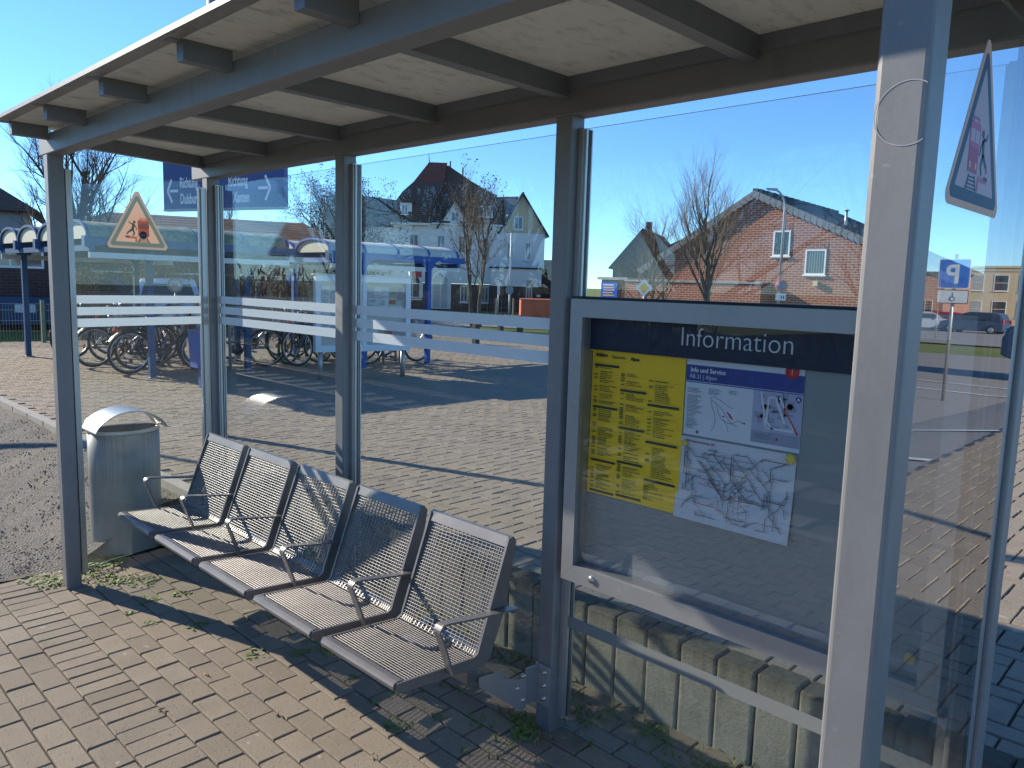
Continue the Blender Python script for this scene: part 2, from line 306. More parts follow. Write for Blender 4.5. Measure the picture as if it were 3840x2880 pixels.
# ---------------------------------------------------------------- mesh helpers
class MB:
    def __init__(s): s.v = []; s.f = []; s.m = []; s.sm = []; s.mats = []
    def mi(s, mat):
        if mat is None: return 0
        if mat not in s.mats: s.mats.append(mat)
        return s.mats.index(mat)
    def add(s, vs, fs, mat=None, smooth=False):
        b = len(s.v); s.v += [tuple(v) for v in vs]; k = s.mi(mat)
        for f in fs: s.f.append(tuple(b+i for i in f)); s.m.append(k); s.sm.append(smooth)
        return s
    def box(s, x0, x1, y0, y1, z0, z1, mat=None):
        return s.add([(x0, y0, z0), (x1, y0, z0), (x1, y1, z0), (x0, y1, z0), (x0, y0, z1), (x1, y0, z1), (x1, y1, z1), (x0, y1, z1)],
            [(0, 3, 2, 1), (4, 5, 6, 7), (0, 1, 5, 4), (1, 2, 6, 5), (2, 3, 7, 6), (3, 0, 4, 7)], mat)
    def prism(s, pts, a0, a1, axis='x', mat=None, smooth=False):
        """polygon pts extruded between a0 and a1 along axis; pts are (y,z) for x, (x,z) for y, (x,y) for z"""
        n = len(pts)
        def V(p, a): return {'x': (a, p[0], p[1]), 'y': (p[0], a, p[1]), 'z': (p[0], p[1], a)}[axis]
        vs = [V(p, a0) for p in pts]+[V(p, a1) for p in pts]
        s.add(vs, [tuple(range(n)), tuple(range(2*n-1, n-1, -1))], mat)
        b = len(s.v)-2*n; k = s.mi(mat)
        for i in range(n):
            s.f.append((b+i, b+n+i, b+n+(i+1) % n, b+(i+1) % n)); s.m.append(k); s.sm.append(smooth)
        return s
    def tube(s, path, r, n=8, mat=None, caps=True, smooth=True):
        P = [Vector(p) for p in path]; R = r if isinstance(r, (list, tuple)) else [r]*len(P)
        vs = []; prev = None
        for i, p in enumerate(P):
            d = (P[min(i+1, len(P)-1)]-P[max(i-1, 0)])
            d = d.normalized() if d.length > 1e-9 else Vector((0, 0, 1))
            if prev is None:
                a = d.cross(Vector((0, 0, 1)) if abs(d.z) < .9 else Vector((1, 0, 0))).normalized()
            else:
                a = (prev-d*prev.dot(d)); a = a.normalized() if a.length > 1e-6 else d.orthogonal().normalized()
            prev = a; b = d.cross(a)
            for k in range(n):
                t = 2*pi*k/n; vs.append(p+(a*cos(t)+b*sin(t))*R[i])
        fs = []
        for i in range(len(P)-1):
            for k in range(n): fs.append((i*n+k, i*n+(k+1) % n, (i+1)*n+(k+1) % n, (i+1)*n+k))
        s.add(vs, fs, mat, smooth)
        if caps:
            L = (len(P)-1)*n; b = len(s.v)-len(vs); k = s.mi(mat)
            s.f.append(tuple(b+i for i in range(n-1, -1, -1))); s.m.append(k); s.sm.append(False)
            s.f.append(tuple(b+L+i for i in range(n))); s.m.append(k); s.sm.append(False)
        return s
    def ribbon(s, path, w, t, axis='x', mat=None):
        """flat bar following a path, wide along axis, thickness t in the path's plane"""
        P = [Vector(p) for p in path]; A = {'x': Vector((1, 0, 0)), 'y': Vector((0, 1, 0)), 'z': Vector((0, 0, 1))}[axis]; vs = []
        for i, p in enumerate(P):
            d = (P[min(i+1, len(P)-1)]-P[max(i-1, 0)]).normalized(); nn = d.cross(A).normalized()
            vs += [p-A*w/2-nn*t/2, p+A*w/2-nn*t/2, p+A*w/2+nn*t/2, p-A*w/2+nn*t/2]
        fs = [(3, 2, 1, 0)]
        for i in range(len(P)-1):
            for k in range(4): fs.append((i*4+k, i*4+(k+1) % 4, i*4+4+(k+1) % 4, i*4+4+k))
        e = (len(P)-1)*4; fs.append((e, e+1, e+2, e+3)); return s.add(vs, fs, mat)
    def lathe(s, prof, n=24, mat=None, c=(0, 0, 0), sx=1, sy=1, axis='z'):
        vs = []
        for r, z in prof:
            for k in range(n):
                t = 2*pi*k/n; a, b = r*cos(t)*sx, r*sin(t)*sy
                vs.append({'z': (c[0]+a, c[1]+b, c[2]+z), 'y': (c[0]+a, c[1]+z, c[2]+b), 'x': (c[0]+z, c[1]+a, c[2]+b)}[axis])
        fs = [(i*n+k, i*n+(k+1) % n, (i+1)*n+(k+1) % n, (i+1)*n+k) for i in range(len(prof)-1) for k in range(n)]
        return s.add(vs, fs, mat, True)
    def sphere(s, c, r, mat=None, n=10, m=6, sc=(1, 1, 1)):
        prof = [(max(1e-4, sin(pi*i/m)), -cos(pi*i/m)) for i in range(m+1)]; vs = []
        for a, z in prof:
            for k in range(n): t = 2*pi*k/n; vs.append((c[0]+r*sc[0]*a*cos(t), c[1]+r*sc[1]*a*sin(t), c[2]+r*sc[2]*z))
        fs = [(i*n+k, i*n+(k+1) % n, (i+1)*n+(k+1) % n, (i+1)*n+k) for i in range(m) for k in range(n)]
        return s.add(vs, fs, mat, True)
    def torus(s, c, R, r, n=32, m=6, mat=None, u=Vector((0, 1, 0)), v=Vector((0, 0, 1)), flat=1.):
        w = u.cross(v); vs = []
        for i in range(n):
            t = 2*pi*i/n; d = u*cos(t)+v*sin(t)
            for k in range(m): q = 2*pi*k/m; vs.append(Vector(c)+d*(R+r*cos(q))+w*(r*sin(q)*flat))
        fs = [(i*m+k, ((i+1) % n)*m+k, ((i+1) % n)*m+(k+1) % m, i*m+(k+1) % m) for i in range(n) for k in range(m)]
        return s.add(vs, fs, mat, True)
    def quad(s, a, b, c, d, mat=None): return s.add([a, b, c, d], [(0, 1, 2, 3)], mat)
    def build(s, name, mat=None, parent=None, loc=None, label=None, tone=None):
        me = bpy.data.meshes.new(name); me.from_pydata(s.v, [], s.f)
        if mat is not None and not s.mats: s.mats = [mat]
        for m in s.mats: me.materials.append(m)
        me.polygons.foreach_set('material_index', s.m); me.polygons.foreach_set('use_smooth', s.sm)
        if tone is not None:
            a = me.attributes.new('tone', 'FLOAT', 'FACE'); a.data.foreach_set('value', tone)
        me.update(); o = bpy.data.objects.new(name, me); col.objects.link(o)
        if parent is not None: o.parent = parent
        if loc is not None: o.location = loc
        if label: o['label'] = label
        return o
def tag(o, label, cat, group=None, kind=None):
    o['label'] = label; o['category'] = cat
    if group: o['group'] = group
    if kind: o['kind'] = kind
    return o
def struct(o, kind='structure'): o['kind'] = kind; return o
def thing(name, label, cat, loc=(0, 0, 0), rz=0., group=None):
    o = bpy.data.objects.new(name, None); o.empty_display_size = .2; col.objects.link(o); o.location = loc; o.rotation_euler = (0, 0, rz)
    return tag(o, label, cat, group)
def copy_tree(o, loc=None, rz=None, label=None, group=None, parent=None, rxy=None):
    c = o.copy(); col.objects.link(c)
    if parent is not None: c.parent = parent
    if loc is not None: c.location = loc
    if rz is not None: c.rotation_euler = (0, 0, rz)
    if rxy is not None: c.rotation_euler = (rxy[0], rxy[1], c.rotation_euler[2])
    if label: c['label'] = label
    if group: c['group'] = group
    for ch in [x for x in list(bpy.data.objects) if x.parent == o]: copy_tree(ch, parent=c)
    return c
def rrect(cx, cy, w, h, r=.008, n=3):
    pts = []
    for sx, sy, a0 in ((1, 1, 0), (-1, 1, 90), (-1, -1, 180), (1, -1, 270)):
        for k in range(n+1):
            a = radians(a0+90*k/n); pts.append((cx+sx*(w/2-r)+r*cos(a), cy+sy*(h/2-r)+r*sin(a)))
    return pts
_font = None
def text_mesh(txt, size, narrow=1., extrude=.0006, bold=0.):
    cu = bpy.data.curves.new('lettering', 'FONT'); cu.body = txt; cu.size = size; cu.extrude = extrude; cu.offset = bold
    cu.resolution_u = 3
    o = bpy.data.objects.new('tmp', cu); col.objects.link(o)
    dg = bpy.context.evaluated_depsgraph_get(); me = bpy.data.meshes.new_from_object(o.evaluated_get(dg))
    bpy.data.objects.remove(o); bpy.data.curves.remove(cu)
    for v in me.vertices: v.co.x *= narrow
    return me
def text(name, txt, size, mat, parent, origin, right=(1, 0, 0), upv=(0, 0, 1), narrow=1., bold=0., center=False, ex=.0006):
    me = text_mesh(txt, size, narrow, ex, bold); me.materials.clear(); me.materials.append(mat)
    R = Vector(right).normalized(); U = Vector(upv).normalized(); N = R.cross(U)
    w = max((v.co.x for v in me.vertices), default=0)
    off = w/2 if center else 0
    for v in me.vertices:
        c = v.co.copy(); v.co = Vector(origin)+R*(c.x-off)+U*c.y+N*c.z
    o = bpy.data.objects.new(name, me); col.objects.link(o); o.parent = parent; return o

# ---------------------------------------------------------------- ground
PZ = 0.35                                        # level of the station square above the platform
def slope(x, y):                                 # the car park east of the shelter drops away
    if x <= 2.6: return 0.
    d = max(0., math.hypot(x-1.8, y+2)-3.)*min(1., (x-2.6)/1.5)
    return -(min(d, 12)*.036+max(0., d-12)*.011)
def ground_h(x, y):
    if y < -3.35: return -.62 if y > -8.5 else -.25
    if x > 3.4 and y > .4: return PZ-.03+slope(x, y)
    if y < .42 and x > -15.9: return -.16
    if y < .42: return .05
    return PZ-.05+slope(x, y)
def sheet(name, xs, ys, hf, mat, dz=0.):
    m = MB(); n = len(ys); vs = [(x, y, hf(x, y)+dz) for x in xs for y in ys]
    fs = [(i*n+j, (i+1)*n+j, (i+1)*n+j+1, i*n+j+1) for i in range(len(xs)-1) for j in range(n-1)]
    m.add(vs, fs, mat, False); return struct(m.build(name))
gx = [-900, -400, -200, -120, -80, -60, -45, -35, -28, -24, -20, -18, -16, -15.9, -12, -8, -4, 0, 2.6, 3.39, 3.41, 4.2, 5, 6, 8, 10, 13, 17, 22, 30, 45, 70, 120, 300, 900]
gy = [-900, -300, -120, -60, -30, -15, -8.6, -8.4, -5, -3.36, -3.34, -1, .41, .43, 2, 4, 6, 8, 10, 13, 16, 20, 26, 34, 45, 60, 80, 120, 250, 900]
sheet('grass_ground', gx, gy, ground_h, M_grass)

def paver_field(name, blocks, mat, z, joint=.0045, depth=.014, jit=.0016, seed=1, mats=None):
    R = random.Random(seed); vs = []; fs = []; tn = []; ms = []
    for (x0, x1, y0, y1, k) in blocks:
        g = joint*(.7+R.random()*.6); x0 += g; x1 -= g; y0 += g; y1 -= g
        sx = R.uniform(-1, 1)*.0012; sy = R.uniform(-1, 1)*.0012; zz = z+R.uniform(-jit, jit); b = len(vs)
        tx, ty = R.uniform(-.0012, .0012), R.uniform(-.0012, .0012); c = .0038
        for (ax, ay, az) in ((0, 0, -depth), (0, 0, -.0045), (c, c, 0)):
            for (px, py) in ((x0+ax, y0+ay), (x1-ax, y0+ay), (x1-ax, y1-ay), (x0+ax, y1-ay)):
                vs.append((px+sx, py+sy, zz+az+(tx if px > (x0+x1)/2 else -tx)+(ty if py > (y0+y1)/2 else -ty)))
        t = R.random()
        for l in (0, 4):
            for q in range(4): fs.append((b+l+q, b+l+(q+1) % 4, b+l+4+(q+1) % 4, b+l+4+q)); tn.append(t); ms.append(k)
        fs.append((b+8, b+9, b+10, b+11)); tn.append(t); ms.append(k)
    m = MB(); m.v = vs; m.f = fs; m.m = ms; m.sm = [False]*len(fs); m.mats = mats or [mat]
    return m.build(name, tone=tn)
blocks = []
def course(y0, y1, L, off, x0=-3.0, x1=3.4, k=0):
    x = x0-off
    while x < x1:
        a, b = max(x, x0), min(x+L, x1)
        if b-a > .03: blocks.append((a, b, y0, y1, k))
        x += L
course(-1.235, -1.042, .092, 0)
y = -1.042; i = 0
while y < .345-.05: course(y, y+.1075, .184, .092*(i % 2)+.03); y += .1075; i += 1
y = -1.235; i = 0
while y > -3.2:
    course(y-.1075, y, .184, .092*(i % 2)+.06, k=1 if i == 4 else 0); y -= .1075; i += 1
struct(paver_field('platform_paving', blocks, M_pave, 0., mats=[M_pave, M_white_pave], joint=.0032))
m = MB(); m.box(-3.0, 3.4, -3.32, .36, -.14, -.010, M_joint); m.box(-3.0, 3.4, -3.34, -3.21, -.7, .004, M_concrete); struct(m.build('platform_bed'))
# station square: herringbone of 2:1 pavers
w = .0925; hb = []
def in_plaza(x, y): return (y > .47 and x < 2.9) if x > -2.92 else (y > -.07 and x > -15.5)
NX0, NX1, NY1 = int(-15.5/w), int(2.9/w), int(13.2/w)
for i in range(NX0, NX1):
    for j in range(-1, NY1):
        d = (i-j) % 4
        if d == 0: r = (i*w, (i+2)*w, j*w, (j+1)*w)
        elif d == 3: r = (i*w, (i+1)*w, j*w, (j+2)*w)
        else: continue
        if in_plaza((r[0]+r[1])/2, r[3]-.002) and r[0] > -15.6:
            lo = -.078 if (r[0]+r[1])/2 < -2.92 else .463
            if r[3]-max(r[2], lo) > .02: hb.append((r[0], min(r[1], 2.9), max(r[2], lo), r[3], 0))
struct(paver_field('station_square_paving', hb, M_plaza, PZ, joint=.0036, seed=3))
m = MB()
m.box(-15.5, -2.9, -.08, .3, PZ-.3, PZ-.009, M_joint); m.box(-15.5, 2.9, .3+.16, 13.2, PZ-.3, PZ-.011, M_joint); m.box(-15.5, -2.9, .3, .46, PZ-.3, PZ-.010, M_joint)
struct(m.build('square_bed'))
m = MB()
for k in range(24):
    x = -15.5+k*.525; m.prism(rrect(x+.2625, -.125, .518, .085, .012, 2), PZ-.3, PZ+.004, 'z', M_concrete)
struct(m.build('kerb_edging'))
# gravel strip between platform end and square
def gh(x, y):
    t = min(1, max(0, (y+.95)/.78)); s = t*t*(3-2*t)
    return .005+s*(PZ-.05)+.012*sin(x*3.1)*sin(y*5.3)+.006*sin(x*11+y*7)
sheet('gravel_strip', [-16+.25*i for i in range(53)]+[-2.99], [-3.3+.1*i for i in range(32)]+[-.165], gh, M_gravel)

# paths and roads beyond the square
def poly_sheet(name, pts, z, mat, kind='structure'):
    m = MB(); m.add([(x, y, z) for x, y in pts], [tuple(range(len(pts)))], mat); return struct(m.build(name), kind)
poly_sheet('street', [(-60, 8), (-45, 4), (-11.5, 18), (-3, 22.5), (2.5, 25), (2.5, 30), (-5, 28), (-18, 23), (-27, 19.5)], PZ-.036, M_asphalt2)
poly_sheet('forecourt', [(-15.5, 13.2), (2.6, 13.2), (2.6, 19), (-6, 16.5), (-10.5, 15), (-13.5, 14)], PZ-.032, M_asphalt2)
poly_sheet('footpath', [(-16.2, 7.6), (-15.5, 13.2), (-18.5, 17), (-26, 16), (-24, 11), (-19, 8)], PZ-.028, M_asphalt2)
poly_sheet('back_lane', [(-60, 2.5), (-26, 4.2), (-19, 5.4), (-16, 7.2), (-19, 8), (-26, 7.2), (-60, 6)], PZ-.024, M_asphalt)
cx = [2.9, 3.39, 4.2, 5, 6, 7, 8, 10, 13, 17, 22, 30, 38]; cy = [.42, 2, 4, 6, 8, 10, 12, 14, 17, 20, 24, 28]
sheet('car_park_asphalt', cx, cy, lambda x, y: PZ-.03+slope(x, y), M_asphalt2, .03)
sheet('car_park_lane', [2.9, 3.39, 4.2, 6, 8, 10, 13, 17, 22, 30, 45, 60], [36, 40, 45, 50, 56, 62, 75, 90], lambda x, y: PZ-.03+slope(x, y), M_asphalt2, .06)
def mark(name, x0, y0, x1, y1, wd):
    n = 14; m = MB(); d = Vector((x1-x0, y1-y0)).normalized(); p = Vector((-d.y, d.x))*wd/2; vs = []
    for i in range(n+1):
        x = x0+(x1-x0)*i/n; yy = y0+(y1-y0)*i/n
        for s in (1, -1): vs.append((x+p.x*s, yy+p.y*s, PZ+slope(x+p.x*s, yy+p.y*s)+.012))
    m.add(vs, [(2*i, 2*i+1, 2*i+3, 2*i+2) for i in range(n)], M_whitepaint); return struct(m.build(name))
for k, (a, b, c_, d_) in enumerate([(2.95, 5, 7.5, 5.6), (2.95, 7.4, 7.5, 8.0), (3, 14.2, 14, 15.5), (3, 16, 16, 17.4)]): mark('painted_line', a, b, c_, d_, .1)

# retaining wall of upright concrete palisades
m = MB(); R = random.Random(5); x = -2.92
while x < 2.85:
    z = PZ+.012+R.uniform(-.006, .006); yf = .345+R.uniform(-.004, .004); a, b = x+.002, x+.1535
    pr_ = rrect((a+b)/2, (yf+.458)/2, b-a, .458-yf, .012, 3); n = len(pr_)
    vs = [(px, py, -.15) for px, py in pr_]+[(px, py, z-.010) for px, py in pr_]
    ins = rrect((a+b)/2, (yf+.458)/2, b-a-.016, .458-yf-.016, .006, 3); vs += [(px, py, z) for px, py in ins]
    fs = [(l+i, l+(i+1) % n, l+n+(i+1) % n, l+n+i) for l in (0, n) for i in range(n)]+[tuple(range(2*n, 3*n))]
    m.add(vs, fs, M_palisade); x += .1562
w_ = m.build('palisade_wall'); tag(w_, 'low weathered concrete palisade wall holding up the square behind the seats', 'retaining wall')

# railway behind the camera, mirrored in the panes
m = MB(); m.box(-70, 40, -7.6, -4.0, -.62, -.42, M_ballast); struct(m.build('track_ballast'))
t_ = thing('railway_track', 'single railway track of two rusty rails running past the platform edge', 'railway track', (0, -5.8, -.42))
for s in (-.66, .66):
    m = MB(); m.box(-70, 40, s-.03, s+.03, .03, .17); m.build('rail', M_rail, t_)
m = MB()
for k in range(150): m.box(-66+k*.6, -66+k*.6+.22, -1.15, 1.15, -.05, .03)
o_ = m.build('sleepers', M_concrete, t_)

# ---------------------------------------------------------------- platform shelter
SH = thing('platform_shelter', 'grey metal platform shelter with glass walls and a flat roof', 'shelter')
W = .0755; H = 2.3
F0, F1, B0, B1, B2, B3 = (-2.70, -.905), (1.4287, -.905), (-2.875, 0), (-1.4107, 0), (0, 0), (1.404, 0)
for i, (px, py) in enumerate((F0, F1, B0, B1, B2, B3)):
    m = MB(); m.prism(rrect(px, py, W, W, .009, 3), -.02, H, 'z', M_frame, False); o = m.build('post', None, SH)
    if i == 1: o['label'] = 'nearest front post, sunlit, with a white ring mark on its face'
m = MB(); m.prism(rrect(-.905, H+.05, W+.004, .10, .006, 2), -2.79, 2.0, 'x', M_frame); m.build('front_beam', None, SH)
m = MB(); m.prism(rrect(0, H+.05, W+.004, .10, .006, 2), -3.05, 2.0, 'x', M_frame); m.build('back_beam', None, SH)
# rafters (interior) and overhang brackets
def rafter(x, xb=None, name='rafter'):
    xb = x if xb is None else xb; m = MB(); y0, y1 = -.868, -.039; hw = .024
    m.add([(x-hw, y0, H+.062), (x+hw, y0, H+.062), (xb+hw, y1, H+.062), (xb-hw, y1, H+.062), (x-hw, y0, H+.130), (x+hw, y0, H+.130), (xb+hw, y1, H+.130), (xb-hw, y1, H+.130)],
          [(0, 3, 2, 1), (4, 5, 6, 7), (0, 1, 5, 4), (1, 2, 6, 5), (2, 3, 7, 6), (3, 0, 4, 7)], M_frame2); m.build(name, None, SH)
    x += .055; m = MB(); m.box(x-hw, x+hw, -1.105, -.946, H+.068, H+.130, M_frame2); m.box(x-hw, x+hw, -1.145, -1.1051, H+.123, H+.130, M_frame2); m.build('overhang_bracket', None, SH)
for x in (-2.115, -1.41, -.705, 0., .705, 1.41): rafter(x)
rafter(-2.69, -2.90)
m = MB(); m.box(-2.88, 2.0, -.052, -.0395, H+.085, H+.128, M_frame2); m.build('roof_batten', None, SH)
m = MB(); z0, z1 = H+.1225, H+.140
pts = [(-2.67, -1.155), (-2.97, .24), (2.0, .24), (2.0, -1.155)]
m.prism(pts, z0+.008, z1, 'z', M_roof); m.build('roof_panel', None, SH)
m = MB(); m.box(-2.675, 2.0, -1.172, -1.157, z0-.001, z1-.001, M_roofside); m.box(-2.675, 2.0, -1.157, -1.115, z0+.002, z0+.006, M_roofside)
m.build('roof_edge_trim', None, SH)
# glazing channels
def channel(px, py, sx, z0=.06, z1=2.262, name='glazing_channel', along='x'):
    m = MB(); a = W/2+.001
    if along == 'x':
        xa, xb = (px+sx*a, px+sx*(a+.022)); m.box(min(xa, xb), max(xa, xb), py+.002, py+.046, z0, z1, M_alu)
        xa, xb = (px+sx*(a+.0222), px+sx*(a+.030)); m.box(min(xa, xb), max(xa, xb), py+.010, py+.020, z0, z1-.003, M_alu); m.box(min(xa, xb), max(xa, xb), py+.0205, py+.0275, z0, z1-.006, M_rubber); m.box(min(xa, xb), max(xa, xb), py+.040, py+.046, z0, z1-.003, M_alu)
    m.build(name, None, SH)
for (p, s) in ((B0, 1), (B1, -1), (B1, 1), (B2, -1), (B2, 1), (B3, -1)): channel(p[0], p[1], s)
def pane(name, P0, P1, z0, z1, mat, thick=.008, back=None):
    """vertical glass sheet between two plan points, with its cut edges a material of their own"""
    p0, p1 = Vector(P0), Vector(P1); d = (p1-p0).normalized(); n = Vector((-d.y, d.x))*thick/2; m = MB(); vs = []
    for z in (z0, z1):
        for q in (p0-n, p1-n, p1+n, p0+n): vs.append((q.x, q.y, z))
    m.add(vs, [(0, 1, 5, 4)], mat); m.add(vs, [(2, 3, 7, 6)], back or mat); m.add(vs, [(0, 3, 2, 1), (4, 5, 6, 7), (1, 2, 6, 5), (3, 0, 4, 7)], M_gedge)
    return m.build(name, None, SH)
def stripe(par, P0, P1, z0, z1, off=.0052, inset=.0, mat=None):
    p0, p1 = Vector(P0), Vector(P1); d = (p1-p0).normalized(); n = Vector((-d.y, d.x))*(-off); m = MB(); t = Vector((-d.y, d.x))*(-.0005)
    a, b = p0+d*inset+n, p1-d*inset+n; vs = []
    for z in (z0, z1):
        for q in (a, b, b+t, a+t): vs.append((q.x, q.y, z))
    m.add(vs, [(0, 1, 5, 4), (2, 3, 7, 6), (0, 3, 2, 1), (4, 5, 6, 7), (1, 2, 6, 5), (3, 0, 4, 7)], mat or M_film); return m.build('frosted_stripe', None, par)
GY = .024
BANDS = ((1.546, 1.590), (1.483, 1.527), (1.419, 1.465))
for (a, b) in ((B0, B1), (B1, B2)):
    g = pane('glass_panel', (a[0]+W/2+.024, GY), (b[0]-W/2-.024, GY), .055, 2.258, M_glass)
    for z0, z1 in BANDS: stripe(g, (a[0]+W/2+.024, GY), (b[0]-W/2-.024, GY), z0, z1)
g = pane('glass_panel', (W/2+.024, GY), (B3[0]-W/2-.024, GY), 1.672, 2.262, M_glass)
g['label'] = 'clear glass pane above the information case'
g = pane('glass_panel', (W/2+.024, GY), (B3[0]-W/2-.024, GY), .022, .648, M_glass)
g['label'] = 'clear glass pane below the information case with one frosted stripe'
stripe(g, (W/2+.024, GY), (B3[0]-W/2-.024, GY), .424, .470, mat=M_film_shade)
# side walls
LA, LB = Vector((-2.705, -.86)), Vector((-2.868, -.045))
m = MB(); d = (LB-LA).normalized(); n = Vector((-d.y, d.x))
def obox(m, p, q, w, z0, z1, mat):
    dd = (q-p).normalized(); nn = Vector((-dd.y, dd.x))*w/2; pts = [p-nn, q-nn, q+nn, p+nn]; m.prism([(v.x, v.y) for v in pts], z0, z1, 'z', mat)
obox(m, LA, LA+d*.030, .036, .06, 2.24, M_alu); m.build('glazing_channel', None, SH)
m = MB(); obox(m, LB-d*.034, LB, .036, .06, 2.24, M_alu); obox(m, LB-d*.044, LB-d*.0345, .018, .06, 2.236, M_alu); m.build('glazing_channel', None, SH)
gl = pane('glass_panel', LA+d*.028, LB-d*.03, .085, 2.262, M_gside)
for z0, z1 in BANDS: stripe(gl, LA+d*.03, LB-d*.036, z0, z1)
RX = 1.4287
RA, RB = Vector((1.4287, -.865)), Vector((1.411, -.040)); rd = (RB-RA).normalized()
m = MB(); obox(m, RA, RA+rd*.021, .034, .06, 2.26, M_case); m.build('glazing_channel', None, SH)
m = MB(); obox(m, RB-rd*.052, RB, .036, .06, 2.26, M_case); obox(m, RB-rd*.060, RB-rd*.0525, .020, .06, 2.257, M_alu); obox(m, RB-rd*.078, RB-rd*.0605, .030, .06, 2.255, M_rubber); m.build('glazing_channel', None, SH)
gr = pane('glass_panel', (1.4265, -.85), (1.4265, -.09), .04, 2.262, M_gend, back=M_gin)
gr['label'] = 'right side pane reflecting the car park, with a warning sticker'

# warning stickers: falling figure beside a train inside a triangle
def round_poly(pts, r, n=5):
    out = []; N = len(pts)
    for i in range(N):
        p, a, b = Vector(pts[i]), Vector(pts[i-1]), Vector(pts[(i+1) % N]); u = (a-p).normalized(); v = (b-p).normalized()
        ang = u.angle(v)/2; L = r/math.tan(ang); c = p+(u+v).normalized()*r/sin(ang); s = p+u*L-c; e = p+v*L-c
        for k in range(n+1):
            t = k/n; q = (s*(1-t)+e*t).normalized()*r; out.append(tuple(c+q))
    return out
def sticker(par, name, origin, R, N, size, flip=1, disc=False, lam=False):
    """origin = centre of base; R = in-plane right; N = outward normal; size = base width"""
    o = Vector(origin); R = Vector(R).normalized(); N = Vector(N).normalized(); U = Vector((0, 0, 1)); m = MB(); lay = [0]
    def P(pts, mat, layer):
        mat = sky_tint(mat) if lam else mat; e = N*((.00012 if lam else .0006)*layer); q = [o+R*(x*size*flip)+U*(y*size)+e for x, y in pts]
        n = len(q); b = q+[v-N*.0001 for v in q]
        m.add(b, [tuple(range(n)), tuple(range(2*n-1, n-1, -1))], mat)
    tri = [(-.5, 0), (.5, 0), (0, .875)]
    L0, L1, L2 = round_poly(tri, .045), round_poly([(-.445, .035), (.445, .035), (0, .80)], .035), round_poly([(-.345, .095), (.345, .095), (0, .695)], .006)
    def ring(A, B, mat):
        mat = sky_tint(mat) if lam else mat; n = len(A); e = N*(.00012 if lam else .0008); q = [o+R*(x*size*flip)+U*(y*size)+e for x, y in A+B]; b = q+[v-N*.0004 for v in q]
        m.add(b, [(i, (i+1) % n, n+(i+1) % n, n+i) for i in range(n)]+[(2*n+i, 3*n+i, 3*n+(i+1) % n, 2*n+(i+1) % n) for i in range(n)], mat)
    ring(L0, L1, M_stk_pale); ring(L1, L2, M_stk_grey); P(L2, M_stk_or, 1)
    bx = lambda x0, x1, y0, y1: [(x0, y0), (x1, y0), (x1, y1), (x0, y1)]
    P(bx(.0, .17, .18, .35), M_stk_red, 4); P(round_poly(bx(-.005, .175, .30, .42), .02), M_stk_pink, 5)
    P(bx(.012, .082, .325, .385), M_stk_or, 6); P(bx(.092, .162, .325, .385), M_stk_or, 6)
    P(bx(.03, .14, .435, .447), M_stk_pink, 4); P(bx(.03, .045, .42, .44), M_stk_pink, 5); P(bx(.125, .14, .42, .44), M_stk_pink, 5)
    P(bx(.02, .05, .20, .23), M_stk_pale, 6); P(bx(.12, .15, .20, .23), M_stk_pale, 6)
    for k in range(4): P(bx(.02-.012*k, .15+.012*k, .155-.018*k, .163-.018*k), M_stk_grey, 4)
    P([(.03, .17), (.045, .17), (.01, .095), (-.005, .095)], M_stk_grey, 5); P([(.125, .17), (.14, .17), (.175, .095), (.16, .095)], M_stk_grey, 5)
    P(bx(-.19, -.02, .15, .175), M_stk_pink, 4); P(bx(-.20, -.13, .165, .185), M_stk_grey, 5); P(bx(-.045, -.02, .10, .15), M_stk_pink, 4)
    cir = lambda cx, cy, r, n=14: [(cx+r*cos(2*pi*k/n), cy+r*sin(2*pi*k/n)) for k in range(n)]
    P(cir(-.055, .385, .021), M_stk_grey, 4)
    for (a, b, w0, w1) in (((-.065, .36), (-.085, .28), .022, .018), ((-.085, .285), (-.15, .235), .016, .012), ((-.15, .24), (-.175, .205), .011, .008),
                           ((-.085, .285), (-.055, .225), .015, .012), ((-.055, .225), (-.085, .185), .011, .009), ((-.068, .36), (-.125, .365), .010, .008),
                           ((-.125, .365), (-.14, .395), .008, .007), ((-.065, .35), (-.03, .31), .010, .008), ((-.03, .31), (-.02, .275), .007, .006)):
        A, B = Vector(a), Vector(b); t = (B-A).normalized(); n = Vector((-t.y, t.x)); P([tuple(A-n*w0), tuple(B-n*w1), tuple(B+n*w1), tuple(A+n*w0)], M_stk_grey, 4)
    if disc: P(cir(.075, .205, .058, 24), M_stk_black, 8); P(bx(.04, .11, .202, .208), M_stk_pale, 9)
    return m.build(name, None, par)
c0 = LA+d*.395
s1 = sticker(gl, 'warning_sticker', (c0.x+.0065*1.0, c0.y, 1.852), (d.x, d.y, 0), (d.y, -d.x, 0), .385, 1, True)
s1['label'] = 'orange triangular warning sticker of a falling figure beside a train, with a black disc'
sc = RA+rd*.34
s2 = sticker(gr, 'warning_sticker', (1.4265+.0046, sc.y, 1.868), (0, 1, 0), (1, 0, 0), .365, -1, lam=True)
s2['label'] = 'triangular train warning sticker seen on edge at the right'
# white ring mark on the near post
m = MB(); n = 60; c_ = (1.4405, 1.970); rr = .0455
vs = []; 
for k in range(n+1):
    a = radians(32+k*(296)/n)
    for q in (rr-.0008, rr+.0008): vs.append((min(c_[0]+q*cos(a), 1.4645), -.9435, c_[1]+q*sin(a)*1.0))
m.add(vs, [(2*k, 2*k+1, 2*k+3, 2*k+2) for k in range(n)], M_galv); m.build('ring_mark', None, SH)

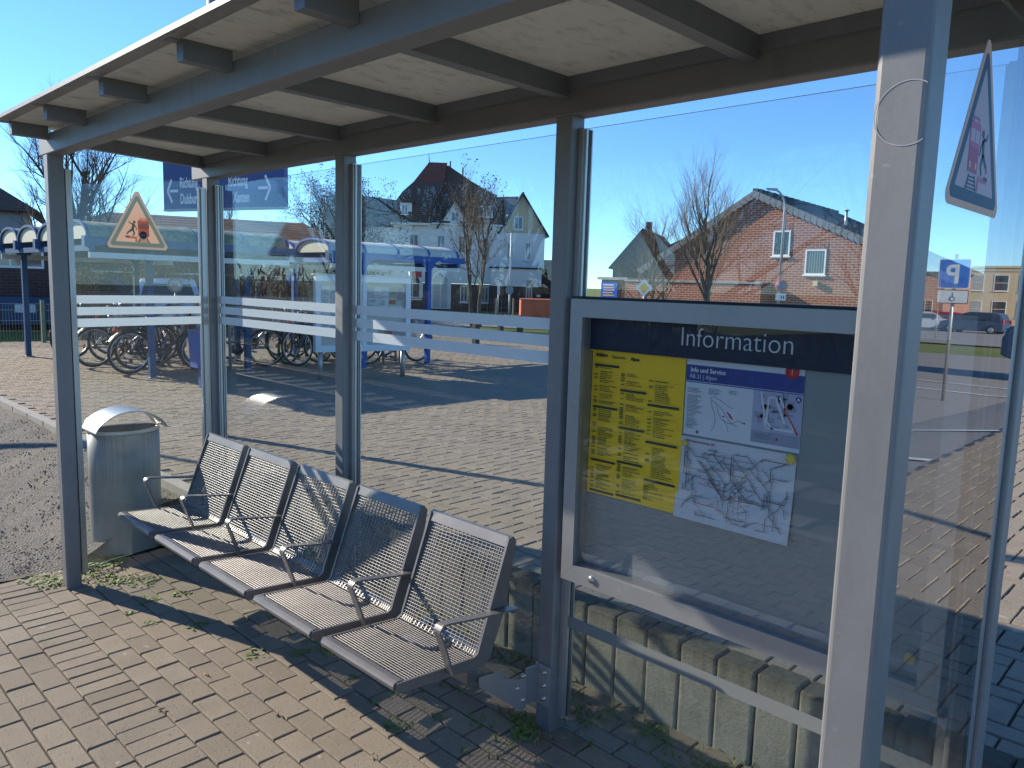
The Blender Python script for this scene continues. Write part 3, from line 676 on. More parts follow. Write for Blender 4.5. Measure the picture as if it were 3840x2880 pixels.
# ---------------------------------------------------------------- information case and its papers
IC = thing('information_case', 'aluminium framed information case with a navy header and lettering', 'display case', (0, 0, 0))
xl, xr, zb, zt = .0945, 1.352, .652, 1.668; yf, yb = -.072, .018
m = MB(); fw_ = .054
# mitred frame bars
def bar(pts, mat=M_case): m.prism(pts, yf, yb, 'y', mat)
bar([(xl, zb), (xr, zb), (xr-fw_, zb+fw_+.008), (xl+fw_, zb+fw_+.008)]); bar([(xl, zt), (xl+fw_, zt-fw_-.008), (xr-fw_, zt-fw_-.008), (xr, zt)])
bar([(xl, zb+.0005), (xl+fw_-.0006, zb+fw_+.0085), (xl+fw_-.0006, zt-fw_-.0085), (xl, zt-.0005)]); bar([(xr, zb+.0005), (xr, zt-.0005), (xr-fw_+.0006, zt-fw_-.0085), (xr-fw_+.0006, zb+fw_+.0085)])
m.build('frame', None, IC)
for z_ in (zt+.001, zb-.009): m = MB(); m.box(xl-.012, xr+.012, -.050, .030, z_, z_+.008, M_rubber); m.build('gasket', None, IC)
m = MB(); m.box(xl+fw_-.02, xr-fw_+.02, -.004, .004, zb+.04, zt-.04, M_backpanel); m.build('back_panel', None, IC)
m = MB(); m.box(xl+fw_, xr-fw_, -.022, -.014, 1.494, zt-fw_-.008, M_navy); hd = m.build('header_board', None, IC)
text('lettering', 'Information', .086, M_white, hd, (.510, -.0228, 1.534), narrow=.93, bold=-.0012)
m = MB(); m.box(xl+fw_, xr-fw_, -.0565, -.0525, zb+fw_+.008, zt-fw_-.008, M_pane); m.build('glass_door', None, IC)
m = MB(); m.lathe([(.0001, -.007), (.012, -.007), (.013, -.002), (.013, .0)], 18, M_bolt, (.238, yf, .687), axis='y'); m.build('lock', None, IC)
YP = -.0065
def sheetpaper(name, x0, x1, z0, z1, mat, curl=.0, y=YP, skew=0.):
    m = MB(); n = 12; vs = []
    for k in range(n+1):
        t = k/n; yy = y-curl*(1-t)**3
        vs += [(x0+skew*(1-t), yy, z0+(z1-z0)*t), (x1+skew*(1-t), yy-curl*.4*(1-t)**2, z0+(z1-z0)*t)]
    m.add(vs, [(2*k, 2*k+1, 2*k+3, 2*k+2) for k in range(n)], mat)
    vs2 = [(a, b+.0004, c) for a, b, c in vs]; m.add(vs2, [(2*k, 2*k+2, 2*k+3, 2*k+1) for k in range(n)], mat)
    return m.build(name)
R = random.Random(11)
tt = sheetpaper('timetable', .150, .528, .980, 1.497, M_yellow, .004)
tag(tt, 'yellow departure timetable pinned at the left of the case', 'poster')
text('heading', 'Abfahrt', .0175, M_ink, tt, (.165, YP-.003, 1.470), narrow=.95, bold=.0005); text('heading', 'Departure', .0165, M_inkolive, tt, (.234, YP-.003, 1.468), narrow=.85)
text('heading', 'Alpen', .0155, M_ink, tt, (.314, YP-.003, 1.467), bold=.0004)
m = MB(); ys = YP-.0052
def q(x0, x1, z0, z1, mat, y=ys): m.add([(x0, y, z0), (x1, y, z0), (x1, y, z1), (x0, y, z1)], [(0, 1, 2, 3)], mat)
colx = ((.163, .270), (.278, .385), (.393, .515)); bars = ((1.436, 1.288, 1.097, .998-.012), (1.358, 1.228, 1.108, .990), (1.322, 1.196, 1.066, None))
for ci, (a, b) in enumerate(colx):
    for z in bars[ci]:
        if z: q(a, b, z, z+.008, M_ink)
    z = 1.43-.012*ci; 
    while z > (.996 if ci < 2 else 1.0):
        if not any(zz and zz-.003 < z < zz+.012 for zz in bars[ci]):
            r = R.random()
            if r > .16:
                ln = R.uniform(.25, .62)*(b-a); st = a+.026
                if ci == 2 and z < 1.06: st = a; ln = R.uniform(.2, .7)*(b-a)
                xx = st
                while xx < st+ln: w_ = R.uniform(.004, .012); q(xx, min(xx+w_, b), z, z+.0026, M_ink if r > .62 else M_inkolive, ys+.0005); xx += w_+.0018
            if R.random() > .5: q(a+.001, a+.016, z, z+.0034, M_ink if R.random() > .5 else M_inkolive, ys+.0005)
            if R.random() > .8: q(a, b, z-.0012, z-.0006, M_inkolive, ys+.0005)
        z -= .0062
m.build('printed_rows', None, tt)
inf = sheetpaper('info_poster', .532, .918, 1.250, 1.4995, M_paper); tag(inf, 'white service poster with a blue title band and red badge, upper right in the case', 'poster')
m = MB(); ys = YP-.0008; q(.532, .918, 1.424, 1.475, M_bluehead, ys); q(.532, .918, 1.419, 1.422, M_bluehead, ys)
q(.765, .917, 1.262, 1.4185, M_lilac, ys); q(.765, .917, 1.262, 1.298, M_lilac2, ys-.0003)
for k in range(26):
    x0 = R.uniform(.768, .89); z0 = R.uniform(1.305, 1.40); q(x0, x0+R.uniform(.008, .03), z0, z0+R.uniform(.005, .02), M_lilac2, ys-.0004)
def seg(x0, z0, x1, z1, w_, mat, y):
    dx, dz = x1-x0, z1-z0; L = math.hypot(dx, dz) or 1; nx, nz = -dz/L*w_/2, dx/L*w_/2
    m.add([(x0-nx, y, z0-nz), (x1-nx, y, z1-nz), (x1+nx, y, z1+nz), (x0+nx, y, z0+nz)], [(0, 1, 2, 3)], mat)
for pl in ([(.79, 1.415), (.802, 1.36), (.81, 1.31)], [(.81, 1.31), (.90, 1.31)], [(.815, 1.40), (.835, 1.405), (.868, 1.33)], [(.815, 1.40), (.812, 1.33), (.835, 1.305)], [(.848, 1.405), (.90, 1.31)]):
    for A, B in zip(pl, pl[1:]): seg(*A, *B, .006, M_paper, ys-.0007)
for k in range(20): t = k/20; seg(.865+.045*t, 1.372-.07*t, .867+.045*t, 1.369-.07*t, .005, M_inkred, ys-.001)
for k in range(16): t = k/16; seg(.858+.008*t, 1.418-.04*t, .8585+.008*t, 1.4165-.04*t, .003, M_ink, ys-.001)
q(.862, .870, 1.368, 1.377, M_inkred, ys-.0012); q(.845, .851, 1.276, 1.284, M_inkred, ys-.0012)
for (x0, x1, z0, n_) in ((.540, .598, 1.400, 4), (.540, .598, 1.378, 7), (.540, .598, 1.348, 7), (.540, .580, 1.318, 3), (.540, .59, 1.303, 6), (.540, .575, 1.28, 3), (.615, .665, 1.405, 5), (.685, .715, 1.405, 3), (.775, .84, 1.288, 4)):
    for k in range(n_): q(x0, x0+(x1-x0)*R.uniform(.6, 1), z0-.0042*k, z0-.0042*k+.0014, M_inkgrey, ys-.0006)
coast = [(.622, 1.374), (.632, 1.382), (.645, 1.378), (.66, 1.372), (.68, 1.36), (.70, 1.352)]
net = [[(.625, 1.37), (.630, 1.350), (.640, 1.33), (.644, 1.305), (.64, 1.285), (.63, 1.272)], [(.626, 1.372), (.645, 1.36), (.652, 1.335), (.665, 1.315), (.682, 1.302), (.69, 1.28)], [(.652, 1.358), (.67, 1.34), (.69, 1.315), (.70, 1.306), (.72, 1.318), (.74, 1.312)], [(.665, 1.315), (.69, 1.306), (.72, 1.30)], coast]
for pl in net:
    for A, B in zip(pl, pl[1:]): seg(*A, *B, .0013, M_inkgrey, ys-.0006)
for A, B in (((.683, 1.340), (.698, 1.322)), ((.69, 1.335), (.703, 1.318))): seg(*A, *B, .0035, M_inkred, ys-.001)
q(.668, .675, 1.322, 1.326, M_inkred, ys-.001); q(.738, .746, 1.310, 1.314, M_inkred, ys-.001)
m.add([(.583+.006*cos(2*pi*k/6), ys-.0006, 1.262+.006*sin(2*pi*k/6)) for k in range(6)][::-1], [tuple(range(6))], M_inkgrey)
m.add([(.905+.009*cos(2*pi*k/20), ys-.0009, 1.405+.009*sin(2*pi*k/20)) for k in range(20)][::-1], [tuple(range(20))][::-1], M_bluehead)
m.build('printed_graphics', None, inf)
text('heading', 'Info und Service', .0205, M_signwhite, inf, (.547, YP-.0016, 1.453), narrow=.92, bold=.0003, ex=.0002)
text('heading', 'RB 31 | Alpen', .0185, M_paper, inf, (.546, YP-.0016, 1.433), narrow=.92, ex=.0002)
text('north_letter', 'A', .014, M_signwhite, inf, (.9005, YP-.0026, 1.4005), bold=.0004, ex=.0002)
m = MB(); m.lathe([(.0001, -.0025), (.0205, -.0025), (.0205, .0)], 28, M_redmag, (.881, YP-.001, 1.484), axis='y'); bd = m.build('red_badge', None, inf)
m = MB(); m.box(.8803, .8817, YP-.0042, YP-.0036, 1.474, 1.489, M_signwhite); m.box(.8798, .8822, YP-.0042, YP-.0036, 1.4915, 1.4935, M_signwhite); m.build('badge_letter', None, inf)
mp_ = sheetpaper('network_map', .522, .912, .974, 1.243, M_paper2, .010, skew=-.004); tag(mp_, 'white rail network map curling at its lower edge, below the service poster', 'poster')
m = MB(); yb_ = YP-.0030
def ym(z): t = (z-.974)/.269; return YP-.010*(1-t)**3-.0045-.004*(1-t)**2
def mq(x0, z0, x1, z1, w_, mat, lift=0.):
    dx, dz = x1-x0, z1-z0; L = math.hypot(dx, dz) or 1; nx, nz = -dz/L*w_/2, dx/L*w_/2; ya, yc = ym(z0)-lift, ym(z1)-lift
    m.add([(x0-nx, ya, z0-nz), (x1-nx, yc, z1-nz), (x1+nx, yc, z1+nz), (x0+nx, ya, z0+nz)], [(0, 1, 2, 3)], mat)
R = random.Random(21)
nodes = []
for k in range(58):
    x, z = R.uniform(.555, .885), R.uniform(1.005, 1.205); ang = R.choice([0, 45, 90, 135, 180, 225, 270, 315])
    for s in range(R.randint(2, 4)):
        L = R.uniform(.02, .07); x2 = min(.893, max(.545, x+L*cos(radians(ang)))); z2 = min(1.212, max(.998, z+L*sin(radians(ang))))
        mq(x, z, x2, z2, R.choice([.0011, .0016, .0022]), M_inkgrey if R.random() > .25 else M_ink)
        n_ = int(math.hypot(x2-x, z2-z)/.0065)
        for i in range(n_):
            t = (i+.5)/n_; px, pz = x+(x2-x)*t, z+(z2-z)*t; mq(px, pz, px+R.uniform(.006, .013), pz+R.choice([0, .006]), .0008, M_inkgrey, .0001)
        x, z = x2, z2; ang += R.choice([-45, 0, 45])
for pl in ([(.60, 1.10), (.66, 1.095), (.70, 1.075), (.76, 1.08), (.80, 1.11)], [(.585, 1.04), (.62, 1.035), (.665, 1.035), (.69, 1.02)], [(.65, 1.15), (.70, 1.155), (.73, 1.14), (.74, 1.12)]):
    for A, B in zip(pl, pl[1:]): mq(*A, *B, .0016, M_inkred, .0003)
for k in range(14):
    x, z = R.uniform(.64, .77), R.uniform(1.04, 1.15); mq(x, z, x+.010, z, .010, M_paper2, .0004); mq(x, z+.005, x+.010, z+.005, .001, M_ink, .0005); mq(x, z-.005, x+.010, z-.005, .001, M_ink, .0005)
m.build('printed_lines', None, mp_)
text('heading', 'NRW-Regionalverkehrsplan 2023', .0085, M_inkred, mp_, (.545, YP-.0035, 1.2275), narrow=.9, bold=.0002, ex=.0002)
mags = ((.153, 1.497, .009, 'half hidden yellow magnet at the upper left corner of the timetable'), (.530, 1.496, .010, 'yellow magnet where the timetable meets the service poster under the header'),
        (.545, 1.222, .010, 'small yellow magnet at the upper left corner of the network map'), (.897, 1.232, .0155, 'large yellow magnet at the upper right corner of the network map'),
        (1.262, .757, .0155, 'lone yellow magnet in the bottom right corner of the case'))
for x, z, r, lb in mags:
    m = MB(); m.lathe([(.0001, -.0095), (r*.55, -.0095), (r*.6, -.0085), (r*.9, -.0085), (r, -.006), (r, -.001)], 24, M_magnet, (x, YP-.004, z), axis='y')
    o = m.build('magnet'); tag(o, lb, 'magnet', 'magnets in the information case')

# ---------------------------------------------------------------- seats on a rail
RL = thing('seat_rail', 'square steel rail with bolted brackets carrying the five seats', 'rail', (0, 0, 0))
m = MB(); m.prism(rrect(-.30, .262, .05, .05, .005, 2), -2.80, -.125, 'x', M_steel); m.build('rail_tube', None, RL)
def rail_bracket(x0, flip=1):
    m = MB(); P = [(-.262, .141), (-.258, .103), (-.053, .099), (-.003, .138), (.0, .262), (-.006, .271), (-.030, .258), (-.071, .219), (-.150, .190), (-.161, .216)]
    def bp(a, b):                       # the plate runs obliquely from the post to the end of the rail
        s_ = min(1, max(0, (-.03-a)/.23)); s_ = max(s_, (-.03-a)/.23); yy = -.105-.175*s_; k = (yy+2.155)/2.025; return (x0-(.028+.078*s_)*flip, yy, 1.708-(1.708-b)*k)
    V0 = [bp(a, b) for a, b in P]; n = len(P); V1 = [(x, y+.008, z) for x, y, z in V0]
    m.add(V0+V1, [tuple(range(n)), tuple(range(2*n-1, n-1, -1))]+[(i, n+i, n+(i+1) % n, (i+1) % n) for i in range(n)], M_case)
    m.add([(x0-.034, -.105, .125), (x0-.034, -.105, .262), (x0-.026, -.040, .262), (x0-.026, -.040, .110), (x0-.028, -.105, .125), (x0-.028, -.105, .262), (x0-.020, -.040, .262), (x0-.020, -.040, .110)], [(0, 1, 2, 3), (7, 6, 5, 4), (0, 4, 5, 1), (1, 5, 6, 2), (2, 6, 7, 3), (3, 7, 4, 0)], M_case)
    m.box(x0-.036, x0+.036, -.046, -.0385, .108, .268, M_galv)
    b_ = m.build('bracket', None, RL)
    for (a, z, yb_) in ((-.036, .235, -.113), (-.046, .188, -.135), (-.036, .138, -.113), (.012, .242, -.046), (.012, .190, -.046), (.012, .138, -.046)):
        m = MB(); m.lathe([(.0001, -.012), (.0065, -.012), (.0075, -.010), (.0075, -.003), (.0105, -.003), (.0105, 0)], 12, M_bolt, (x0+a*flip, yb_, z), axis='y'); m.build('bolt', None, b_)
rail_bracket(0.); rail_bracket(B1[0])
rail_bracket(B0[0]+.02, -1)
# one seat, local x centred, y/z absolute
seat_prof = [(-.722, .430), (-.40, .406), (-.378, .412), (-.366, .430), (-.222, .800)]
def prof_pts(step):
    P = [Vector((0, a, b)) for a, b in seat_prof]; out = []; carry = 0
    for A, B in zip(P, P[1:]):
        L = (B-A).length; s = carry
        while s < L: out.append((A+(B-A)*(s/L), (B-A).normalized())); s += step
        carry = s-L
    return out
def make_seat():
    t = thing('mesh_seat', '', 'seat')
    m = MB(); hw = .212
    for p, dd in prof_pts(.0125):
        nn = Vector((0, -dd.z, dd.y)); c = p+nn*.0025
        m.tube([(-hw, c.y, c.z), (hw, c.y, c.z)], .0020, 5, M_steel, False)
    xs = [-.203+.0125*i for i in range(5)]+[.203-.0125*i for i in range(5)]+[-.132+.022*i for i in range(13)]
    pp = [p for p, _ in prof_pts(.02)]+[Vector((0, -.222, .80))]
    for x in xs: m.ribbon([(x, p.y, p.z-.0022) for p in pp], .0046, .004, 'x')
    for k in range(len(m.m)): m.m[k] = 0
    m.mats = [M_steel]; m.build('wire_mesh', None, t)
    fr = MB(); side = [(-.732, .416), (-.727, .436), (-.395, .411), (-.376, .420), (-.236, .806), (-.214, .812), (-.198, .792), (-.243, .556), (-.318, .384), (-.345, .364), (-.728, .401)]
    for s in (-1, 1): fr.prism(side, s*.2125, s*.2225, 'x', M_steel)
    fr.prism([(-.740+.0, .425), (-.735, .434), (-.722, .438), (-.700, .436), (-.700, .431), (-.720, .430), (-.727, .424), (-.724, .410), (-.705, .404), (-.705, .400), (-.726, .402), (-.737, .412)], -.212, .212, 'x', M_steel)
    fr.prism([(-.243, .775), (-.228, .810), (-.214, .812), (-.200, .795), (-.205, .785), (-.216, .80), (-.224, .802), (-.237, .772)], -.212, .212, 'x', M_steel)
    fr.box(-.06, .06, -.34, -.26, .288, .372, M_steel)
    for s in (-1, 1): fr.box(s*.15-.02, s*.15+.02, -.60, -.26, .385, .398, M_steel)
    fr.box(-.17, .17, -.33, -.29, .372, .386, M_steel)
    fr.build('frame', None, t)
    t2 = MB(); arc = []
    for k in range(6): a = radians(90+k*17); arc.append((0, -.560+.022*cos(a)*1.1, .572+.022*sin(a)))
    path = [(0, -.218, .551), (0, -.30, .5585), (0, -.42, .574), (0, -.545, .5925)]+arc[1:]+[(0, -.566, .53), (0, -.520, .402)]
    t2.ribbon(path, .034, .007, 'x', M_steel); t2.box(-.017, .017, -.245, -.213, .541, .5475, M_steel)
    ar = t2.build('armrest', None, t, (.244, 0, 0))
    return t, ar
seat0, arm0 = make_seat()
labels = ('wire mesh seat farthest left, beside the litter bin, the only one with two armrests', 'second mesh seat from the left, just right of the two-armed seat',
          'middle mesh seat of the row of five', 'fourth mesh seat from the left, in front of the second back post', 'nearest mesh seat, at the right end of the row beside the steel bracket')
for i in range(5):
    xc = -.237-.503*(4-i)
    s = seat0 if i == 0 else copy_tree(seat0)
    s.location = (xc, 0, 0); s['label'] = labels[i]; s['group'] = 'wire mesh seats in a row under the shelter'
arm = arm0.copy(); col.objects.link(arm); arm.parent = seat0; arm.location = (-.244, 0, 0)

# ---------------------------------------------------------------- litter bin outside the left pane
def perforated():
    t = MT('perforated_steel'); v = t.n('ShaderNodeTexVoronoi'); v.feature = 'F1'; v.inputs['Scale'].default_value = 95; v.inputs['Randomness'].default_value = 0.
    t.l(t.tc.outputs['Object'], v.inputs['Vector']); sx = t.n('ShaderNodeSeparateXYZ'); t.l(t.tc.outputs['Object'], sx.inputs[0])
    dots = t.ramp(v.outputs['Distance'], [(.28, 1.), (.36, 0.)]); zone = t.ramp(sx.outputs['Z'], [(.44, 0.), (.47, 1.)])
    n = t.noise(6, 6, .7); c = t.mix(n, (.18, .19, .185), (.29, .30, .29)); c = t.mix(t.math('MULTIPLY', t.math('MULTIPLY', dots, zone), .7), c, (.08, .08, .08))
    t.bsdf(c, .5, .2); return t.m
M_perf = perforated()
BN = thing('litter_bin', 'tall grey steel litter bin with a curved hood outside the left pane', 'litter bin', (-3.12, -.47, 0))
def bin_section(k=1.):
    return [(.165*k*cos(t)*(1 if cos(t) > 0 else .8), .205*k*sin(t)) for t in [2*pi*i/40 for i in range(40)]]
m = MB(); n = 40; vs = []; rim = lambda y: .745+.035*(1-(y/.205)**2)*0
S = bin_section()
for z in (.02, .25, .50, .765): vs += [(x, y, z) for x, y in S]
vs += [(x*.93, y*.95, .765) for x, y in S]+[(x*.93, y*.95, .60) for x, y in S]+[(x*.9, y*.93, .60) for x, y in S]
fs = [(l*n+i, l*n+(i+1) % n, (l+1)*n+(i+1) % n, (l+1)*n+i) for l in range(5) for i in range(n)]
m.add(vs, fs, M_perf, True); m.build('body', None, BN)
m = MB(); m.add([(x*.92, y*.94, .62) for x, y in S], [tuple(range(n))], simple('bin_liner', (.10, .045, .04), .8)); m.build('liner', None, BN)
m = MB(); vs = []; K = 20
for i in range(K+1):
    t = -1+2*i/K; y = .208*t; z = .775+.115*(1-t*t)**.72
    for x, e in ((-.10, 0), (.155, 0), (.155, .006), (-.10, .006)): vs.append((x, y, z+e))
fs = [(i*4+k, i*4+(k+1) % 4, i*4+4+(k+1) % 4, i*4+4+k) for i in range(K) for k in range(4)]+[(3, 2, 1, 0), (K*4, K*4+1, K*4+2, K*4+3)]
m.add(vs, fs, M_alu, False); m.build('hood', None, BN)
m = MB(); m.add([(x*1.01, y*1.01, z) for z in (.757, .775) for x, y in S]+[(x*.92, y*.94, .775) for x, y in S], [(l*n+i, l*n+(i+1) % n, (l+1)*n+(i+1) % n, (l+1)*n+i) for l in range(2) for i in range(n)], M_alu); m.build('rim', None, BN)

# ---------------------------------------------------------------- bicycle sheds with barrel roofs
def bike_shed(name, label, x1, n, y0, y1, sheetm, bluem, posts, nbay, zc=.205):
    """n barrels of 1.02 m side by side going -x from x1, axes along y"""
    t = thing(name, label, 'bicycle shed', (x1, y0, 0), 0, 'blue bicycle sheds on the square'); pw = 1.02; L = y1-y0; ze = 2.145
    for b in range(n):
        xc = -pw*(b+.5); hw = pw/2-.015; K = 12
        arc = [(xc+hw*cos(pi*k/K), ze+zc*sin(pi*k/K)**.9) for k in range(K+1)]
        m = MB(); vs = [(x, y, z) for y in (0, L) for x, z in arc]+[(x, y, z-.012) for y in (0, L) for x, z in arc]; q = K+1
        m.add(vs, [(k, k+1, q+k+1, q+k) for k in range(K)]+[(2*q+k, 3*q+k, 3*q+k+1, 2*q+k+1) for k in range(K)], sheetm, True)
        ba = m.build('barrel_roof', None, t)
        for e in (.015, L-.015): m = MB(); m.prism([(x, z-.02) for x, z in arc], e-.004, e+.004, 'y', M_end); m.build('end_panel', None, ba)
        for k in range(nbay+1):
            y = L*k/nbay; m = MB(); o1 = [(xc+(hw+.012)*cos(pi*i/K), ze+(zc+.014)*sin(pi*i/K)**.9) for i in range(K+1)]; o2 = [(xc+(hw-.02)*cos(pi*i/K), ze+(zc-.02)*sin(pi*i/K)**.9) for i in range(K+1)]
            vs = [(x, yy, z) for yy in (y-.018, y+.018) for x, z in o1]+[(x, yy, z) for yy in (y-.018, y+.018) for x, z in o2]
            m.add(vs, [(i, i+1, q+i+1, q+i) for i in range(K)]+[(2*q+i, 3*q+i, 3*q+i+1, 2*q+i+1) for i in range(K)]+[(i, 2*q+i, 2*q+i+1, i+1) for i in range(K)]+[(q+i, q+i+1, 3*q+i+1, 3*q+i) for i in range(K)], bluem)
            if b == 0 or k in (0, nbay): m.build('roof_rib', None, ba)
    for b in range(n+1):
        m = MB(); m.box(-pw*b-.045, -pw*b+.045, -.05, L+.10, 2.045, 2.14, bluem); m.box(-pw*b-.055, -pw*b+.055, -.06, .02, 2.02, 2.15, M_bluedark); m.build('gutter_beam', None, t)
    for e in (.03, L-.03):
        m = MB(); m.box(-pw*n-.03, .03, e-.03, e+.03, 1.975, 2.044, bluem); m.build('cross_beam', None, t)
    m = MB(); m.box(-.03, .03, 0, L, 1.893, 1.962, M_galv); m.build('grey_tie_beam', None, t)
    m = MB(); m.box(-pw*n-.03, -pw*n+.03, 0, L, 1.893, 1.962, M_galv); m.build('grey_tie_beam', None, t)
    for (x, y) in posts:
        m = MB(); m.box(x-.038, x+.038, y-.038, y+.038, .34, 2.044, bluem); m.box(x-.07, x+.07, y-.07, y+.07, .352, .360, M_galv); m.build('post', None, t)
        m = MB(); m.prism([(y-.16, 2.045), (y+.16, 2.045), (y+.038, 1.90), (y-.038, 1.90)], x-.012, x+.012, 'x', bluem); m.build('bracket', None, t)
    return t
bike_shed('bicycle_shed', 'blue bicycle shed on the left with four moss-stained barrel roofs', -8.30, 4, .97, 3.60, M_mossy, M_bluedark,
    ((-.40, .84), (-.26, 2.12), (-1.84, 2.74), (-3.7, 1.86), (-4.08, .3)), 4)
bike_shed('bicycle_shed', 'brighter blue bicycle shed on the right with clean pale barrel roofs', -8.25, 2, 4.27, 6.82, M_clean, M_blue,
    ((.02, .57), (.02, 1.86), (-2.04, .57), (-2.04, 1.86)), 4, .19)

# ---------------------------------------------------------------- bicycles
def make_bike(framem, label, fork=M_bikesilver, basket=False, grp='bicycles parked in the blue sheds'):
    """local: wheels at y=-.47 and +.47, upright on z=0"""
    t = thing('bicycle', label, 'bicycle', (0, 0, 0), 0, grp); r = .30
    for wy in (-.49, .49):
        m = MB(); m.torus((0, wy, r), r-.018, .019, 32, 6, M_tyre); wobj = m.build('wheel', None, t)
        m = MB(); m.torus((0, wy, r), r-.042, .010, 32, 4, M_rim); m.build('rim', None, wobj)
        m = MB()
        for k in range(18):
            a = 2*pi*k/18; m.tube([(.018*(-1)**k, wy, r), (0, wy+(r-.045)*cos(a), r+(r-.045)*sin(a))], .0014, 3, M_rim, False)
        m.lathe([(.0001, -.035), (.026, -.035), (.026, .035), (.0001, .035)], 10, M_bikeblack, (0, wy, r), axis='x')
        m.sphere((0.012, wy-.15, r+.02), .022, M_amber, 6, 4, (.4, 1, 1.5)); m.build('spokes', None, wobj)
        m = MB(); pts = [(0, wy+(r+.02)*cos(radians(a)), r+(r+.02)*sin(radians(a))) for a in range(10 if wy > 0 else 0, 175 if wy > 0 else 160, 15)]
        m.ribbon(pts, .045, .006, 'x', M_bikeblack); m.build('mudguard', None, t)
    m = MB(); bb = (0, -.05, .27); st = (0, -.16, .72); hd = (0, .33, .72); hdl = (0, .355, .60)
    m.tube([bb, st], .014, 6, framem); m.tube([st, (0, .33, .70)], .013, 6, framem); m.tube([bb, hdl], .017, 6, framem); m.tube([hdl, (0, .315, .80)], .017, 6, framem)
    for s in (-.03, .03): m.tube([(s*.6, -.05, .27), (s, -.49, .30)], .009, 5, framem); m.tube([(s*.5, -.155, .68), (s, -.49, .30)], .008, 5, framem); m.tube([(s, .365, .60), (s, .42, .45), (s, .49, .30)], .010, 5, fork)
    m.build('frame', None, t)
    m = MB(); m.tube([(0, -.16, .70), (0, -.185, .80)], .011, 6, M_bikesilver); m.sphere((0, -.19, .825), .10, M_bikeblack, 10, 6, (.75, 1.25, .28)); m.build('saddle', None, t)
    m = MB(); m.tube([(0, .315, .79), (0, .305, .88)], .012, 6, M_bikesilver); m.tube([(-.26, .16, .90), (-.22, .27, .91), (-.05, .305, .885), (.05, .305, .885), (.22, .27, .91), (.26, .16, .90)], .011, 6, M_bikesilver)
    for s in (-1, 1): m.tube([(s*.26, .19, .90), (s*.265, .10, .90)], .016, 6, M_bikeblack)
    m.build('handlebar', None, t)
    m = MB(); m.lathe([(.0001, -.004), (.085, -.004), (.085, .004), (.0001, .004)], 18, M_bikeblack, (.035, -.05, .27), axis='x'); m.tube([(.045, -.05, .27), (.05, -.10, .13)], .008, 5, M_bikesilver); m.tube([(-.045, -.05, .27), (-.05, 0., .41)], .008, 5, M_bikesilver)
    m.box(.03, .04, -.49, -.05, .335, .35, M_bikeblack); m.box(.05, .13, -.12, -.07, .115, .135, M_bikeblack); m.box(-.13, -.05, -.03, .03, .40, .42, M_bikeblack); m.build('crank', None, t)
    m = MB(); 
    for s in (-.05, .05): m.tube([(s, -.20, .65), (s, -.68, .66)], .006, 5, M_bikeblack); m.tube([(s, -.60, .655), (s*.8, -.49, .31)], .005, 4, M_bikeblack)
    for k in range(4): m.tube([(-.05, -.28-.12*k, .66), (.05, -.28-.12*k, .66)], .005, 4, M_bikeblack)
    m.box(-.03, .03, -.70, -.685, .60, .65, M_redr); m.build('luggage_rack', None, t)
    m = MB(); m.sphere((0, .42, .69), .04, M_bikesilver, 8, 6, (1, 1.2, 1)); m.build('headlamp', None, t)
    if basket:
        m = MB()
        for z in (.74, .80, .86, .92): m.add([(-.16, .40, z), (.16, .40, z), (.16, .62, z), (-.16, .62, z), (-.16, .40, z+.008), (.16, .40, z+.008), (.16, .62, z+.008), (-.16, .62, z+.008)], [(0, 1, 5, 4), (1, 2, 6, 5), (2, 3, 7, 6), (3, 0, 4, 7)], M_bikeblack)
        for k in range(9):
            for yy in (.40, .62): m.box(-.16+.04*k-.002, -.16+.04*k+.002, yy-.002, yy+.002, .72, .93, M_bikeblack)
        m.build('basket', None, t)
    return t
bk = {'black': make_bike(M_bikeblack, 'black bicycle standing in front of the others, at the blue post of the left shed'),
      'grey': make_bike(M_bikegrey, 'grey bicycle at the left end of the left shed, half behind the shelter post'),
      'violet': make_bike(M_bikepurple, 'violet framed bicycle behind the blue litter bin'),
      'silver': make_bike(M_bikesilver, 'silver bicycle deep in the left shed', M_bikeblack),
      'basket': make_bike(M_bikeblack, 'black bicycle with a front basket, alone at the right end of the right shed', basket=True)}
def put(b, x, y, rz=0, lean=0., flip=False): b.location = (x, y, PZ+.003); b.rotation_euler = (0, lean, rz+(pi if flip else 0)); return b
put(bk['black'], -9.25, 2.20, .05, .10); put(bk['grey'], -10.35, 2.08, .12, .1); put(bk['violet'], -9.35, 3.25, -.35, -.12, True); put(bk['silver'], -11.0, 2.5, .1, .08, True)
put(bk['basket'], -8.62, 5.72, -.03, .05)
more = [('black', -9.78, 2.45, .1, .1, False, 'dark bicycle squeezed between the front one and the grey one'), ('grey', -11.7, 2.2, 0., .1, True, 'grey bicycle at the far back of the left shed'),
        ('violet', -10.6, 3.0, .2, .1, False, 'violet bicycle behind the middle of the left shed'), ('black', -12.1, 2.9, .1, -.08, False, 'black bicycle in the rearmost left bay'),
        ('black', -9.45, 4.55, .45, .1, False, 'black bicycle at the left end of the right shed, beyond the shelter corner post'), ('silver', -9.9, 4.75, .3, .1, True, 'silver bicycle in the left bay of the right shed'),
        ('grey', -9.0, 4.62, .1, -.1, False, 'grey bicycle close behind the left leg of the notice board'), ('violet', -9.25, 5.15, .1, .1, True, 'violet bicycle hidden behind the notice board'),
        ('black', -10.3, 5.3, .2, .1, False, 'black bicycle in the back row of the right shed'), ('grey', -9.6, 5.8, .1, .1, True, 'grey bicycle in the back of the right shed near the red sign'),
        ('silver', -10.5, 4.2, .2, .1, False, 'silver bicycle between the two sheds')]
for k, x, y, rz, ln, fl, lb in more: put(copy_tree(bk[k], label=lb), x, y, rz, ln, fl)
rk0 = None
